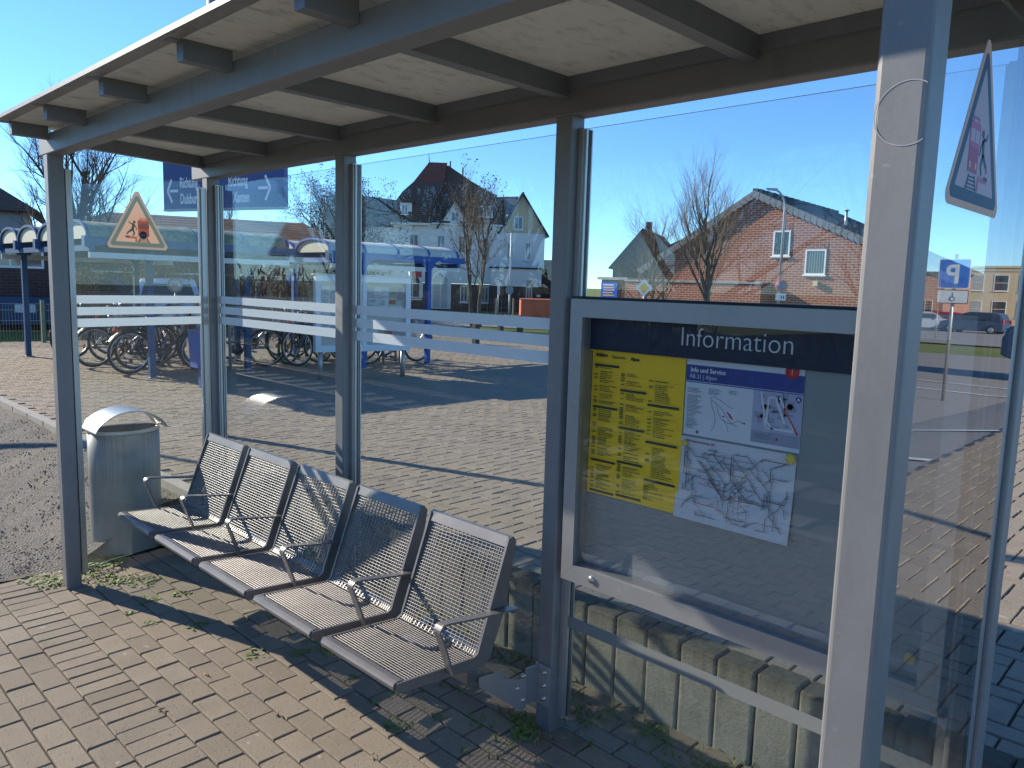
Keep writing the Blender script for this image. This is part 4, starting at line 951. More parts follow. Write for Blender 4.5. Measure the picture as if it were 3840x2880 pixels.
for k, (x, y) in enumerate([(-8.95, 2.9), (-9.5, 2.9), (-10.05, 2.9), (-8.8, 4.9), (-8.8, 5.25), (-8.8, 5.6), (-8.8, 5.95)]):
    m = MB(); m.tube([(0, -.14, 0), (0, -.14, .66), (0, -.10, .74), (0, 0, .77), (0, .10, .74), (0, .14, .66), (0, .14, 0)], .022, 8, M_galv)
    if rk0 is None: rk0 = m.build('bicycle_rack'); o = rk0
    else: o = rk0.copy(); col.objects.link(o)
    o.location = (x, y, PZ); o.rotation_euler = (0, 0, .3 if k < 3 else 1.2)
    tag(o, ('grey hoop rack beside the front bicycle of the left shed', 'grey hoop rack in the middle of the left shed', 'grey hoop rack deeper in the left shed', 'grey hoop rack nearest the blue post of the right shed',
            'second grey hoop rack under the notice board', 'third grey hoop rack under the notice board', 'grey hoop rack by the bicycle with the basket')[k], 'bicycle rack', 'hoop racks under the sheds')

# ---------------------------------------------------------------- square furniture
BB = thing('post_litter_bin', 'blue box litter bin with peeling stickers on a blue post', 'litter bin', (-7.45, 1.93, PZ))
m = MB(); m.box(-.03, .03, -.03, .03, 0, .75, M_blue); m.build('post', None, BB)
m = MB(); m.prism([(-.155, .27), (.155, .27), (.175, .72), (-.175, .72)], -.03+.06, .24, 'x', M_blue); m.box(.025, .245, -.18, .18, .685, .725, M_bluedark); bx = m.build('box', None, BB)
for (y, z, w_, h_, mt) in ((-.085, .50, .055, .055, M_bikesilver), (.04, .56, .09, .045, M_signwhite), (.05, .45, .10, .06, M_window_pale), (-.03, .60, .03, .03, M_window_pale)):
    m = MB(); m.box(.2405, .2425, y-w_/2, y+w_/2, z-h_/2, z+h_/2, mt); m.build('sticker', None, bx)

M_nbframe = simple('notice_board_frame', (.62, .66, .70), .4, .1, .05)
NB = thing('notice_board', 'grey framed notice board full of papers on two steel legs', 'notice board', (-7.19, 4.12, PZ), atan2(1.2, .27))
m = MB(); hx = .70
for x in (-.615, .615): m = MB(); m.tube([(x, .02, 0), (x, .02, .42)], .034, 12, M_galv); m.build('leg', None, NB)
m = MB(); z0, z1 = .385, 1.42
m.box(-hx, hx, -.05, .05, z0, z0+.09, M_nbframe); m.box(-hx, hx, -.05, .05, z1-.08, z1, M_nbframe); m.box(-hx, -hx+.075, -.05, .05, z0+.091, z1-.081, M_nbframe); m.box(hx-.075, hx, -.05, .05, z0+.091, z1-.081, M_nbframe); m.box(-hx-.02, hx+.02, -.07, .07, z1+.001, z1+.022, M_galv); m.box(-.035, .03, -.05, .05, z0+.091, z1-.081, M_nbframe)
m.build('frame', None, NB)
m = MB(); m.box(-hx+.07, hx-.07, 0, .02, z0+.085, z1-.075, M_window_pale); m.build('back_panel', None, NB)
R = random.Random(4)
for (x0, x1, za, zb_, mt) in ((.06, .15, 1.13, 1.27, M_lilac), (.16, .27, 1.15, 1.28, M_paper), (.28, .38, 1.16, 1.28, M_paper), (.39, .50, 1.13, 1.28, M_plaster_g), (.51, .61, 1.10, 1.28, M_lilac2), (.06, .25, .92, 1.12, M_paper2), (.26, .37, 1.0, 1.13, M_paper), (.39, .49, 1.04, 1.10, M_stk_red),
                             (.38, .60, .86, 1.02, M_paper), (.06, .20, .56, .68, M_paper), (.22, .40, .52, .68, M_plaster_g), (.32, .44, .55, .70, M_inkred), (.46, .60, .55, .80, M_backpanel), (-.60, -.48, .60, 1.28, M_paper), (-.46, -.33, .95, 1.28, M_paper2), (-.30, -.08, .60, 1.28, M_paper), (-.46, -.33, .58, .90, M_lilac)):
    m = MB(); m.box(x0, x1, -.006, -.002, za, zb_, mt)
    for k in range(int((zb_-za)/.022)-1):
        if R.random() > .35: m.box(x0+.01, x0+.01+(x1-x0-.02)*R.uniform(.4, 1), -.0075, -.0065, za+.014+.022*k, za+.022+.022*k, M_inkgrey)
    m.build('notice', None, NB)
m = MB(); m.box(-hx+.075, hx-.075, -.042, -.038, z0+.091, z1-.081, M_pane); m.build('glass_door', None, NB)

# platform direction sign
DS = thing('direction_sign', 'dark blue platform sign with white arrows to Duisburg and Xanten on a tall pole', 'sign', (-4.94, .55, 0), atan2(.42, 1.25))
m = MB(); m.tube([(.50, .085, PZ), (.50, .085, 4.6)], .048, 16, M_galv); m.build('pole', None, DS)
m = MB(); m.prism(rrect(.66, 2.57, 1.32, .62, .01, 2), -.02, .02, 'y', M_bluesign); m.box(-.003, 1.323, -.024, .024, 2.245, 2.262, M_galv); m.box(.44, .56, .021, .045, 2.4, 2.75, M_galv); pn = m.build('panel', None, DS)
text('lettering', 'Richtung', .118, M_signwhite, pn, (.194, -.0215, 2.435), narrow=.50, bold=.003); text('lettering', 'Duisburg', .118, M_signwhite, pn, (.198, -.0215, 2.305), narrow=.50, bold=.003)
text('lettering', 'Richtung', .118, M_signwhite, pn, (.738, -.0215, 2.435), narrow=.50, bold=.003); text('lettering', 'Xanten', .118, M_signwhite, pn, (.79, -.0215, 2.305), narrow=.50, bold=.003)
def arrow(x, z, s):
    m = MB()
    for (a, b) in (((0, 0), (.05, .095)), ((0, 0), (.05, -.095))):
        dx, dz = b[0]-a[0], b[1]-a[1]; L = math.hypot(dx, dz); nx, nz = -dz/L*.011, dx/L*.011
        P = [(x+s*(a[0]+nx), z+a[1]+nz), (x+s*(b[0]+nx), z+b[1]+nz), (x+s*(b[0]-nx), z+b[1]-nz), (x+s*(a[0]-nx), z+a[1]-nz)]
        m.prism(P, -.0222, -.0205, 'y', M_signwhite)
    m.box(min(x+s*.025, x+s*.12), max(x+s*.025, x+s*.12), -.0222, -.0205, z-.011, z+.011, M_signwhite); m.build('arrow', None, pn)
arrow(.052, 2.41, 1); arrow(1.178, 2.41, -1)

def sign_post(name, label, x, y, h, r=.022, base=PZ-.03, cat='sign', rz=0.):
    t = thing(name, label, cat, (x, y, base), rz); m = MB(); m.tube([(0, 0, 0), (0, 0, h)], r, 10, M_galv); m.build('pole', None, t); return t
t = sign_post('red_sign', 'red square sign plate on a striped pole beside the right shed', -13.9, 10.2, 1.95, .03, rz=.75)
m = MB(); m.box(.05, .30, -.045, -.035, 1.52, 1.80, M_inkred); m.build('plate', None, t)
m = MB()
for k in range(14): m.lathe([(.0315, .1+k*.13), (.0315, .16+k*.13)], 10, M_signwhite, (0, 0, 0))
m.build('stripes', None, t)
t = sign_post('priority_sign', 'yellow and white diamond priority road sign before the low brick wall', -9.56, 14.28, 1.50, .02, rz=.5)
m = MB(); m.prism([(0, 1.20), (.22, 1.42), (0, 1.64), (-.22, 1.42)], -.034, -.026, 'y', M_signwhite); pl = m.build('plate', None, t)
m = MB(); m.prism([(0, 1.29), (.13, 1.42), (0, 1.55), (-.13, 1.42)], -.037, -.0345, 'y', M_signyellow); m.build('yellow_centre', None, pl)
t = sign_post('footpath_sign', 'round blue footpath sign seen between the two sheds', -17.24, 8.79, 1.5, .02, rz=1.1)
m = MB(); m.lathe([(.0001, -.03), (.19, -.03), (.19, -.02), (.0001, -.02)], 24, M_blue, (0, 0, 1.38), axis='y'); m.build('plate', None, t)
m = MB(); m.box(-.07, .17, -.03, -.02, 1.60, 1.68, M_signwhite); m.build('plate', None, t)
t = sign_post('bus_stop_disc', 'pale round disc sign on a short pole behind the left shed', -14.83, 4.64, 1.25, .02, rz=1.2)
m = MB(); m.lathe([(.0001, -.03), (.155, -.03), (.155, -.02), (.0001, -.02)], 28, M_window_pale, (0, 0, 1.19), axis='y'); p_ = m.build('plate', None, t)
m = MB(); m.torus((0, -.033, 1.19), .14, .006, 28, 4, M_inkgrey, Vector((1, 0, 0)), Vector((0, 0, 1))); m.box(-.06, .06, -.034, -.031, 1.16, 1.18, M_inkgrey); m.box(-.06, .06, -.034, -.031, 1.20, 1.22, M_inkgrey); m.build('emblem', None, p_)
t = sign_post('road_sign', 'white backed road sign on a slim pole before the villa annexe', -19.6, 19.0, 1.25, .022, rz=.8)
m = MB(); m.box(-.05, .05, -.03, -.02, 1.0, 1.45, M_signwhite); m.build('plate', None, t)
t = sign_post('road_sign', 'grey eight-sided sign back on a pole before the villa annexe', -19.3, 19.3, 1.22, .022, rz=.8)
m = MB(); m.prism([(.16*cos(pi/8+k*pi/4), 1.2+.18*sin(pi/8+k*pi/4)) for k in range(8)], -.03, -.02, 'y', M_plaster_g); m.build('plate', None, t)

def lamp(label, x, y, h, rz, grp='street lamps', arm=True):
    t = thing('street_lamp', label, 'street lamp', (x, y, PZ-.03), rz, grp); m = MB()
    P = [(0, 0, 0), (0, 0, h-.75)]+[(-.42*(1-cos(radians(a))), 0, h-.75+.62*sin(radians(a))) for a in (15, 30, 45, 60, 72)] if arm else [(0, 0, 0), (0, 0, h)]
    m.tube(P, [.06, .042]+[.032]*5 if arm else [.05, .035], 10, M_galv); m.build('pole', None, t)
    e = P[-1]; m = MB(); m.prism([(e[0]+.06, e[2]-.03), (e[0]-.30, e[2]+.02), (e[0]-.34, e[2]+.05), (e[0]-.30, e[2]+.08), (e[0]+.02, e[2]+.06)], -.07, .07, 'y', M_galv); m.build('lamp_head', None, t); return t
lp = lamp('tall street lamp with a curved arm in front of the brick house', -9.75, 22.23, 4.85, .45)
m = MB(); m.lathe([(.0001, -.07), (.20, -.07), (.20, -.06), (.0001, -.06)], 24, M_inkred, (.06, 0, 1.62), axis='y'); p_ = m.build('no_stopping_sign', None, lp)
m = MB(); m.lathe([(.0001, -.075), (.145, -.075), (.145, -.0705)], 24, M_bluesign, (.06, 0, 1.62), axis='y'); m.build('blue_centre', None, p_)
m = MB(); m.box(-.10, .22, -.07, -.06, 1.15, 1.37, M_signwhite); p_ = m.build('supplementary_plate', None, lp)
text('lettering', 'H', .16, M_ink, p_, (.06, -.072, 1.20), bold=.004)
lamp('street lamp whose head shows beside the third back post of the shelter', -17.9, 20.7, 5.35, pi+.6)
t = thing('flag_pole', 'slim white pole standing before the villa annexe', 'pole', (-24.8, 24.9, PZ-.03)); m = MB(); m.tube([(0, 0, 0), (0, 0, 3.9)], [.06, .04], 10, M_whitepaint); m.build('pole', None, t); m = MB(); m.lathe([(.062, 1.0), (.062, 1.2)], 10, M_blue); m.build('blue_band', None, t)

bl0 = None
for k, (x, y, lb) in enumerate([(-11.10, 9.92, 'dark bollard nearest the shelter, at the corner of the square'), (-13.3, 12.9, 'left one of two dark bollards close together beneath the young tree'), (-12.75, 13.1, 'right one of two dark bollards close together beneath the young tree'),
                          (-12.3, 13.9, 'dark bollard between the tree and the orange cover'), (-11.1, 14.4, 'dark bollard left of the third shelter post'), (-9.9, 14.75, 'dark bollard hard by the third shelter post')]):
    if bl0 is None:
        m = MB(); m.prism(rrect(0, 0, .13, .13, .01, 2), 0, .56, 'z', M_darkbark); m.prism(rrect(0, 0, .10, .10, .01, 2), .5601, .575, 'z', M_darkbark); bl0 = m.build('bollard'); o = bl0
    else: o = bl0.copy(); col.objects.link(o)
    o.location = (x, y, PZ-.02); tag(o, lb, 'bollard', 'dark bollards along the square')

# fences
def mesh_fence(name, label, pts, h, pitch, mat, postm, step=1.9, base=PZ-.04):
    t = thing(name, label, 'fence', (pts[0][0], pts[0][1], base)); o0 = Vector(pts[0])
    m = MB(); n = 0
    for A, B in zip(pts, pts[1:]):
        A, B = Vector(A)-o0, Vector(B)-o0; L = (B-A).length; d = (B-A)/L; k = 0
        while k*pitch < L: p = A+d*(k*pitch); m.tube([(p.x, p.y, .04), (p.x, p.y, h)], .0035, 3, mat, False); k += 1
        for z in [.06+.2*i for i in range(int((h-.06)/.2)+1)]+[h-.02]: m.tube([(A.x, A.y, z), (B.x, B.y, z)], .0045, 3, mat, False)
        s = 0.
        while s <= L+.01: 
            p = A+d*s; b = MB(); b.box(p.x-.03, p.x+.03, p.y-.03, p.y+.03, 0, h+.06, postm); b.build('post', None, t); s += step
    m.build('wire_panel', None, t); return t
M_wire = simple('green_wire', (.12, .15, .12), .6); M_gpost = simple('green_post', (.16, .22, .14), .7)
mesh_fence('wire_fence', 'low green wire fence in front of the lawn at the far left', [(-16.9, -3.0), (-15.1, 2.2), (-14.2, 4.4), (-12.9, 7.4)], .80, .05, M_wire, M_gpost, 2.75)
mesh_fence('railing', 'pale wire railing behind the right bicycle shed', [(-12.6, 7.6), (-11.3, 9.7)], .72, .045, M_bikesilver, M_galv, 1.25)
mesh_fence('site_fence', 'thin barrier fence left of the orange cover', [(-21.9, 20.2), (-20.6, 21.3)], .80, .30, M_wire, M_wire, .7)

# orange covered stall
t = thing('covered_stack', 'orange tarpaulin draped over a stack beyond the bollards', 'tarpaulin', (-20.1, 21.9, PZ-.03), .85)
m = MB(); nx, nz = 22, 7; R = random.Random(8); vs = []
for i in range(nx+1):
    for j in range(nz+1):
        x = -.8+2.2*i/nx; z = .82*j/nz; vs.append((x, -.45-.10*(1-j/nz)*(1+sin(x*9+j*.6))-.02*R.random(), z))
    vs.append((x, .6, .86))
q_ = nz+2; m.add(vs, [(i*q_+j, (i+1)*q_+j, (i+1)*q_+j+1, i*q_+j+1) for i in range(nx) for j in range(nz+1)], M_orange, True)
m.box(-.78, 1.38, -.38, .58, 0, .80, M_orange); m.build('tarpaulin', None, t)

# ---------------------------------------------------------------- buildings
def win(par, x0, x1, z0, z1, y, cols=1, rows=1, fm=M_whitepaint, pm=M_window, name='window', fr=.05, sill=True, rev=False):
    s = -1
    m = MB(); m.box(x0, x1, y-.03, y-.004, z0, z0+fr, fm); m.box(x0, x1, y-.03, y-.004, z1-fr, z1, fm); m.box(x0, x0+fr, y-.03, y-.004, z0+fr+.0005, z1-fr-.0005, fm); m.box(x1-fr, x1, y-.03, y-.004, z0+fr+.0005, z1-fr-.0005, fm)
    for k in range(1, cols): x = x0+(x1-x0)*k/cols; m.box(x-fr*.35, x+fr*.35, y-.028, y-.005, z0+fr+.001, z1-fr-.001, fm)
    for k in range(1, rows): z = z0+(z1-z0)*k/rows; m.box(x0+fr, x1-fr, y-.026, y-.006, z-fr*.3, z+fr*.3, fm)
    if sill: m.box(x0-.05, x1+.05, y-.07, y-.003, z0-.05, z0-.001, fm)
    w_ = m.build(name, None, par)
    m = MB(); m.box(x0+fr*.5, x1-fr*.5, y-.018, y-.010, z0+fr*.5, z1-fr*.5, pm); m.build('pane', None, w_); return w_
def roofslab(name, par, quads, mat, th=.07):
    m = MB()
    for qd in quads:
        P = [Vector(p) for p in qd]; n = (P[1]-P[0]).cross(P[2]-P[0]).normalized(); n = n if n.z > 0 else -n; k = len(P)
        vs = P+[p-n*th for p in P]; m.add(vs, [tuple(range(k)), tuple(range(2*k-1, k-1, -1))]+[(i, k+i, k+(i+1) % k, (i+1) % k) for i in range(k)], mat)
    return m.build(name, None, par)

# villa
V = thing('villa', 'large white villa with a steep red tower roof, gables and arched windows', 'house', (-28.96, 24.91, 0), radians(48.7))
m = MB(); m.box(-3.15, 2.6, 0, 7, 1.72, 4.75, M_plaster); m.box(2.6, 4.75, .1, 6.5, 2.6, 4.45, M_plaster); m.box(-5.6, -3.15, .8, 7, 1.5, 4.7, M_plaster); m.build('wall', None, V)
m = MB(); m.box(-3.18, 2.3, -.03, 6.9, .15, 1.70, M_brickvilla); m.box(-5.62, -3.18, .77, 6.9, .15, 1.49, M_brickvilla); m.build('brick_base', None, V)
m = MB(); m.prism([(2.45, 4.46), (4.85, 4.46), (3.52, 6.45)], .098, 6.0, 'y', M_plaster_y); m.build('gable_wall', None, V)
# tower roof: bell-cast hipped
def ringroof(levels, mat, name='roof', par=V):
    m = MB(); vs = []
    for (x0, x1, y0, y1, z) in levels: vs += [(x0, y0, z), (x1, y0, z), (x1, y1, z), (x0, y1, z)]
    fs = [(l*4+k, l*4+(k+1) % 4, l*4+4+(k+1) % 4, l*4+4+k) for l in range(len(levels)-1) for k in range(4)]+[(3, 2, 1, 0)]
    L = (len(levels)-1)*4; fs.append((L, L+1, L+2, L+3)); m.add(vs, fs, mat); return m.build(name, None, par)
r_ = ringroof([(-3.55, -1.3, -.35, 3.4, 4.78), (-3.25, -1.15, -.05, 3.2, 5.6), (-2.75, -.85, .45, 2.9, 6.4), (-2.2, -.62, .9, 2.5, 6.98)], M_tile_brown, 'tower_roof')
ringroof([(-2.2, -.62, .9, 2.5, 6.981), (-1.75, -.55, 1.35, 2.1, 7.65), (-1.43, -.46, 1.65, 1.8, 8.12)], M_tile_red, 'tower_roof_top')
m = MB(); m.tube([(-1.42, 1.7, 8.1), (-1.46, 1.7, 8.62)], [.03, .008], 6, M_darkbark); m.build('finial', None, V)
for x in (-.30, .38):
    m = MB(); m.tube([(x, 1.9, 7.3 if x > 0 else 7.8), (x, 1.9, 7.95 if x > 0 else 8.25)], .04, 8, M_darkbark); m.build('flue', None, V)
roofslab('main_roof', V, [[(-1.2, -.15, 4.85), (2.7, -.15, 4.85), (2.7, .60, 6.0), (2.05, .89, 6.45), (.80, 1.38, 7.2), (-.40, 1.91, 8.02), (-1.1, 1.91, 8.02)], [(-.40, 1.92, 8.02), (.80, 1.39, 7.2), (2.05, .90, 6.45), (2.05, 5.5, 6.3), (-.4, 5.5, 6.9)]], M_tile_brown)
roofslab('wing_roof', V, [[(-5.75, .5, 4.6), (-3.1, .5, 4.6), (-3.1, 2.0, 6.1), (-5.75, 2.0, 6.35)], [(-5.75, 2.0, 6.35), (-3.1, 2.0, 6.1), (-3.1, 5, 4.6), (-5.75, 5, 4.6)]], M_tile_dark)
roofslab('gable_roof', V, [[(2.25, -.12, 4.38), (2.25, 6.2, 4.38), (3.52, 6.2, 6.55), (3.52, -.12, 6.55)], [(3.52, -.12, 6.55), (3.52, 6.2, 6.55), (4.98, 6.2, 4.30), (4.98, -.12, 4.30)], [(1.9, 1.6, 6.4), (3.4, 1.6, 6.5), (3.4, .2, 5.6), (2.1, .2, 5.3)]], M_tile_dark)
m = MB(); m.prism([(-.75, 4.75), (.75, 4.75), (.0, 5.95)], -.10, 2.0, 'y', M_plaster); cg = m.build('centre_gable', None, V); roofslab('gable_roof', V, [[(-.95, -.22, 4.55), (0, -.22, 6.08), (0, 2.2, 6.08), (-.95, 2.2, 4.55)], [(0, -.22, 6.08), (.95, -.22, 4.55), (.95, 2.2, 4.55), (0, 2.2, 6.08)]], M_tile_dark); win(cg, -.22, .22, 4.9, 5.4, -.10, 2)
m = MB(); m.box(.95, 2.08, -.02, 1.9, 4.86, 6.3, M_tile_dark); m.prism([(.85, 6.3), (2.18, 6.3), (1.5, 6.62)], -.1, 1.9, 'y', M_tile_dark); dm = m.build('dormer', None, V); win(dm, 1.15, 1.5, 5.2, 5.75, -.02, 1); win(dm, 1.6, 1.95, 5.2, 5.75, -.02, 1)
m = MB(); m.box(-2.82, -2.22, -.15, 1.2, 5.1, 5.78, M_plaster); m.prism([(-2.95, 5.78), (-2.1, 5.78), (-2.3, 5.98), (-2.75, 5.98)], -.25, 1.3, 'y', M_tile_brown); dm = m.build('dormer', None, V); win(dm, -2.75, -2.42, 5.2, 5.68, -.15, 2)
m = MB(); m.box(-3.3, -1.25, -.30, -.18, 4.66, 4.78, M_whitepaint); m.box(-1.2, 2.5, -.14, -.02, 4.74, 4.82, M_whitepaint); m.build('gutter', None, V)
for (a, b, z0, z1, y) in ((-2.35, -1.86, 3.3, 4.21, 0), (-.9, -.5, 3.3, 4.2, 0), (.2, .6, 3.3, 4.2, 0), (1.4, 1.85, 3.1, 4.1, 0), (2.75, 3.1, 3.05, 3.95, .1), (3.72, 4.04, 3.05, 3.98, .1), (-5.1, -4.7, 3.3, 4.1, .8), (-4.1, -3.7, 3.3, 4.1, .8)): win(V, a, b, z0, z1, y, 2)
win(V, 3.08, 3.58, 4.62, 5.3, .098, 2)
def arch_win(x0, x1, z0, z1, y=-.03, pm=M_window, surround=.14):
    r = (x1-x0)/2; xc = (x0+x1)/2; zc = z1-r*1.15
    def arc(e): return [(x0-e, z0)]+[(xc-(r+e)*cos(pi*k/14), zc+(r*1.15+e)*sin(pi*k/14)) for k in range(15)]+[(x1+e, z0)]
    m = MB(); m.prism(arc(surround)[::-1], y-.06, y-.005, 'y', M_plaster); s_ = m.build('arched_surround', None, V)
    m = MB(); m.prism(arc(0)[::-1], y-.075, y-.062, 'y', pm); m.build('pane', None, s_)
    m = MB()
    for x in (x0+.01, xc-.02, x1-.05): m.box(x, x+.04, y-.09, y-.0755, z0, zc+(.5 if x == xc-.02 else 0)*r, M_whitepaint)
    m.box(x0, x1, y-.0885, y-.076, zc-.02, zc+.03, M_whitepaint); m.box(x0, x1, y-.0885, y-.076, z0, z0+.05, M_whitepaint); m.build('glazing_bars', None, s_)
arch_win(-2.52, -1.75, .92, 2.1); arch_win(-3.95, -3.45, .5, 2.0, .75, M_brickdark)
arch_win(-1.1, -.28, .38, 2.2, pm=M_window_pale)
m = MB(); m.box(-2.6, -1.65, -.14, -.035, .80, .88, M_whitepaint); m.build('window_sill', None, V)
for (a, b) in ((.35, .75), (1.45, 1.85)): win(V, a, b, .75, 1.62, -.03, 2)
m = MB(); m.box(1.9, 4.53, -.9, .1, 1.66, 2.56, M_plaster); m.build('annexe_wall', None, V)
m = MB(); m.box(1.88, 4.55, -.93, .1, .15, 1.655, M_brickdark); m.build('annexe_brick_base', None, V)
m = MB(); m.box(1.85, 4.58, -.97, .09, 2.561, 2.64, M_tile_dark); m.build('annexe_roof', None, V)
dr = MB(); dr.box(3.73, 4.06, -.955, -.935, .5, 2.05, M_whitepaint); d_ = dr.build('door', None, V); m = MB(); m.box(3.77, 3.88, -.962, -.956, .9, 1.6, M_window); m.box(3.91, 4.02, -.962, -.956, .9, 1.6, M_window); m.box(3.77, 4.02, -.962, -.956, 1.7, 2.0, M_window); m.build('door_pane', None, d_)
m = MB(); m.box(4.30, 4.50, -.945, -.931, 1.15, 1.26, M_signwhite); m.build('house_sign', None, V)
m = MB(); m.box(4.6, 7.0, .3, 3, .15, 3.0, M_brickdark); m.box(4.55, 7.05, .25, 3.05, 3.001, 3.1, M_tile_dark); m.build('side_wing', None, V)

# brick house on the right
BH = thing('brick_house', 'red brick house with a wide gable, slate verge and two small white windows', 'house', (-11.96, 24.48, 0), radians(4))
gab = [(-4.3, .15), (6.3, .15), (6.3, 2.50), (0, 5.22), (-4.3, 2.68)]
m = MB(); m.prism(gab, 0, 9, 'y', M_brick); m.build('wall', None, BH)
roofslab('roof', BH, [[(-4.75, -.16, 2.49), (0, -.16, 5.38), (0, 9.1, 5.38), (-4.75, 9.1, 2.49)], [(0, -.16, 5.38), (6.8, -.16, 2.35), (6.8, 9.1, 2.35), (0, 9.1, 5.38)]], M_tile_dark, .08)
def verge(A, B, n_):
    A, B = Vector(A), Vector(B); d = (B-A).normalized(); p = Vector((-d.y, d.x)); p = p if p.y < 0 else -p
    for k in range(n_):
        a = A+(B-A)*(k/n_); b = A+(B-A)*((k+.97)/n_); e = (b-a)*.35
        Q = [tuple(a), tuple(b), tuple(b+p*.27+e), tuple(a+p*.22+e)]; m.prism(Q, -.19+.004*(k % 2), -.165+.004*(k % 2), 'y', M_slate)
m = MB(); verge((0, 5.37), (6.8, 2.34), 32); verge((-4.75, 2.48), (0, 5.37), 24); m.build('slate_verge', None, BH)
m = MB()
for k in range(30): m.box(-.09, .09, -.1+.3*k, .19+.3*k, 5.34, 5.44+.012*(k % 2), M_tile_dark)
m.build('ridge_tiles', None, BH)
m = MB(); m.tube([(2.6, 2.0, 3.9), (2.6, 2.0, 4.75)], .05, 8, M_galv); m.lathe([(.0001, 4.78), (.11, 4.76), (.11, 4.74), (.0001, 4.74)], 10, M_galv, (2.6, 2.0, 0)); m.build('flue', None, BH)
for (a, b, c_, d_, cu) in ((.77, 1.39, 3.02, 3.92, 0), (1.96, 2.68, 2.37, 3.25, 1)):
    w_ = win(BH, a, b, c_, d_, 0, 1, 1, fr=.055); m = MB()
    for k in range(12): x = a-.05+(b-a+.1)*k/12; m.box(x, x+(b-a+.1)/12-.014, -.010, -.001, d_+.01, d_+.22, M_brick)
    m.build('lintel_bricks', None, BH)
    if cu:
        m = MB()
        for k in range(7): m.box(a+.07+.085*k, a+.082+.085*k, -.0195, -.0182, c_+.06, d_-.06, M_plaster_g)
        m.build('curtain', None, w_)
m = MB(); m.box(-4.80, .80, -.9, -.002, .15, 2.0, M_brick); m.box(-4.0, .1, -.5, -.003, 2.0, 2.12, M_brick); m.build('annexe', None, BH)
m = MB(); m.box(-4.84, .84, -.94, 0, 2.001, 2.07, M_galv); m.build('coping', None, BH)
m = MB(); m.box(2.33, 2.48, -.12, -.004, 1.98, 2.16, M_plaster_y); m.build('wall_lamp', None, BH)
# shed, dark-roofed neighbour, far pale house
SD = thing('garage', 'dark flat roofed garage with a blue notice left of the brick house', 'garage', (-11.96, 24.48, 0), radians(4))
m = MB(); m.box(-6.15, -4.85, -.6, 1.5, .15, 2.05, M_brickdark); m.build('wall', None, SD); m = MB(); m.box(-6.3, -4.85, -.7, 1.6, 2.051, 2.16, M_galv); m.build('roof', None, SD)
m = MB(); m.box(-6.14, -5.35, -.64, -.602, 1.0, 1.95, M_signblue); nt = m.build('blue_notice', None, SD)
m = MB(); R = random.Random(3)
for k in range(7): m.box(-6.04+R.random()*.05, -5.45-R.random()*.12, -.645, -.6405, 1.82-.105*k, 1.86-.105*k, M_signyellow if k else M_signwhite)
m.build('notice_lines', None, nt)
NH = thing('gabled_house', 'small house with a steep dark tiled roof behind the garage', 'house', (-11.96, 24.48, 0), radians(27.4))
roofslab('roof', NH, [[(-6.1, 4.5, 2.6), (-4.65, 4.5, 4.35), (-4.2, 9, 4.3), (-5.9, 9, 2.6)], [(-4.65, 4.5, 4.35), (-3.0, 4.5, 2.7), (-2.6, 9, 2.6), (-4.2, 9, 4.3)]], M_tile_dark)
m = MB(); m.prism([(-5.9, 2.1), (-3.15, 2.1), (-3.15, 2.7), (-4.65, 4.25), (-5.9, 2.7)], 4.6, 8.9, 'y', M_brickdark); m.box(-6.0, -3.0, 4.4, 8.9, .15, 2.09, M_brickdark); m.build('wall', None, NH)
m = MB(); m.box(-4.72, -4.45, 6, 6.3, 4.0, 4.75, M_brickdark); m.build('chimney', None, NH)
PH = thing('pale_house', 'pale grey house with a low roof at the far side of the street', 'house', (-17.5, 30.5, 0), radians(38))
m = MB(); m.prism([(-3.6, .15), (1.2, .15), (1.2, 2.6), (-1.2, 3.9), (-3.6, 2.7)], 0, 7, 'y', M_plaster_g); m.build('wall', None, PH); roofslab('roof', PH, [[(-4.0, -.2, 2.6), (-1.2, -.2, 4.05), (-1.2, 7, 4.05), (-4, 7, 2.6)], [(-1.2, -.2, 4.05), (1.6, -.2, 2.5), (1.6, 7, 2.5), (-1.2, 7, 4.05)]], M_tile_dark)
win(PH, -.6, .1, 1.3, 2.4, 0, 1); win(PH, -2.8, -2.1, 1.3, 2.4, 0, 1)

# far left: low brick building and house
LB_ = thing('brick_bungalow', 'dark brick flat building with a long strip window behind the wire fence', 'building', (-19.7, 2.2, 0), radians(76))
m = MB(); m.box(-9, 1.8, 0, 7, .1, 2.45, M_brickdark); m.build('wall', None, LB_); m = MB(); m.box(-9.15, 1.95, -.15, 7.1, 2.451, 2.62, M_tile_dark); m.build('roof', None, LB_)
win(LB_, -.15, 1.22, 1.78, 2.22, 0, 2, fr=.05, sill=False); win(LB_, -4.5, -2.5, 1.78, 2.22, 0, 2, fr=.05, sill=False)
m = MB(); m.box(.30, 1.35, -.28, -.003, .45, 1.10, M_bluedark); ct_ = m.build('blue_container', None, LB_); m = MB(); m.box(.58, 1.0, -.286, -.281, .74, .93, M_signwhite); m.build('notice', None, ct_)
LH = thing('hall_building', 'long low brick building with a white parapet line behind the sheds', 'building', (-22.6, 8.0, 0), radians(68))
m = MB(); m.box(-3.6, 5.2, 0, 6, .1, 2.75, M_brickdark); m.build('wall', None, LH); m = MB(); m.box(-3.65, 5.25, -.05, -.004, 1.75, 1.80, M_whitepaint); m.build('band', None, LH)
roofslab('roof', LH, [[(-3.9, -.3, 2.72), (5.5, -.3, 2.72), (4.2, 3, 3.75), (-2.2, 3, 3.75)], [(5.5, -.3, 2.72), (5.5, 6.3, 2.72), (4.2, 3, 3.75)], [(-3.9, -.3, 2.72), (-2.2, 3, 3.75), (-3.9, 6.3, 2.72)]], M_tile_brown)
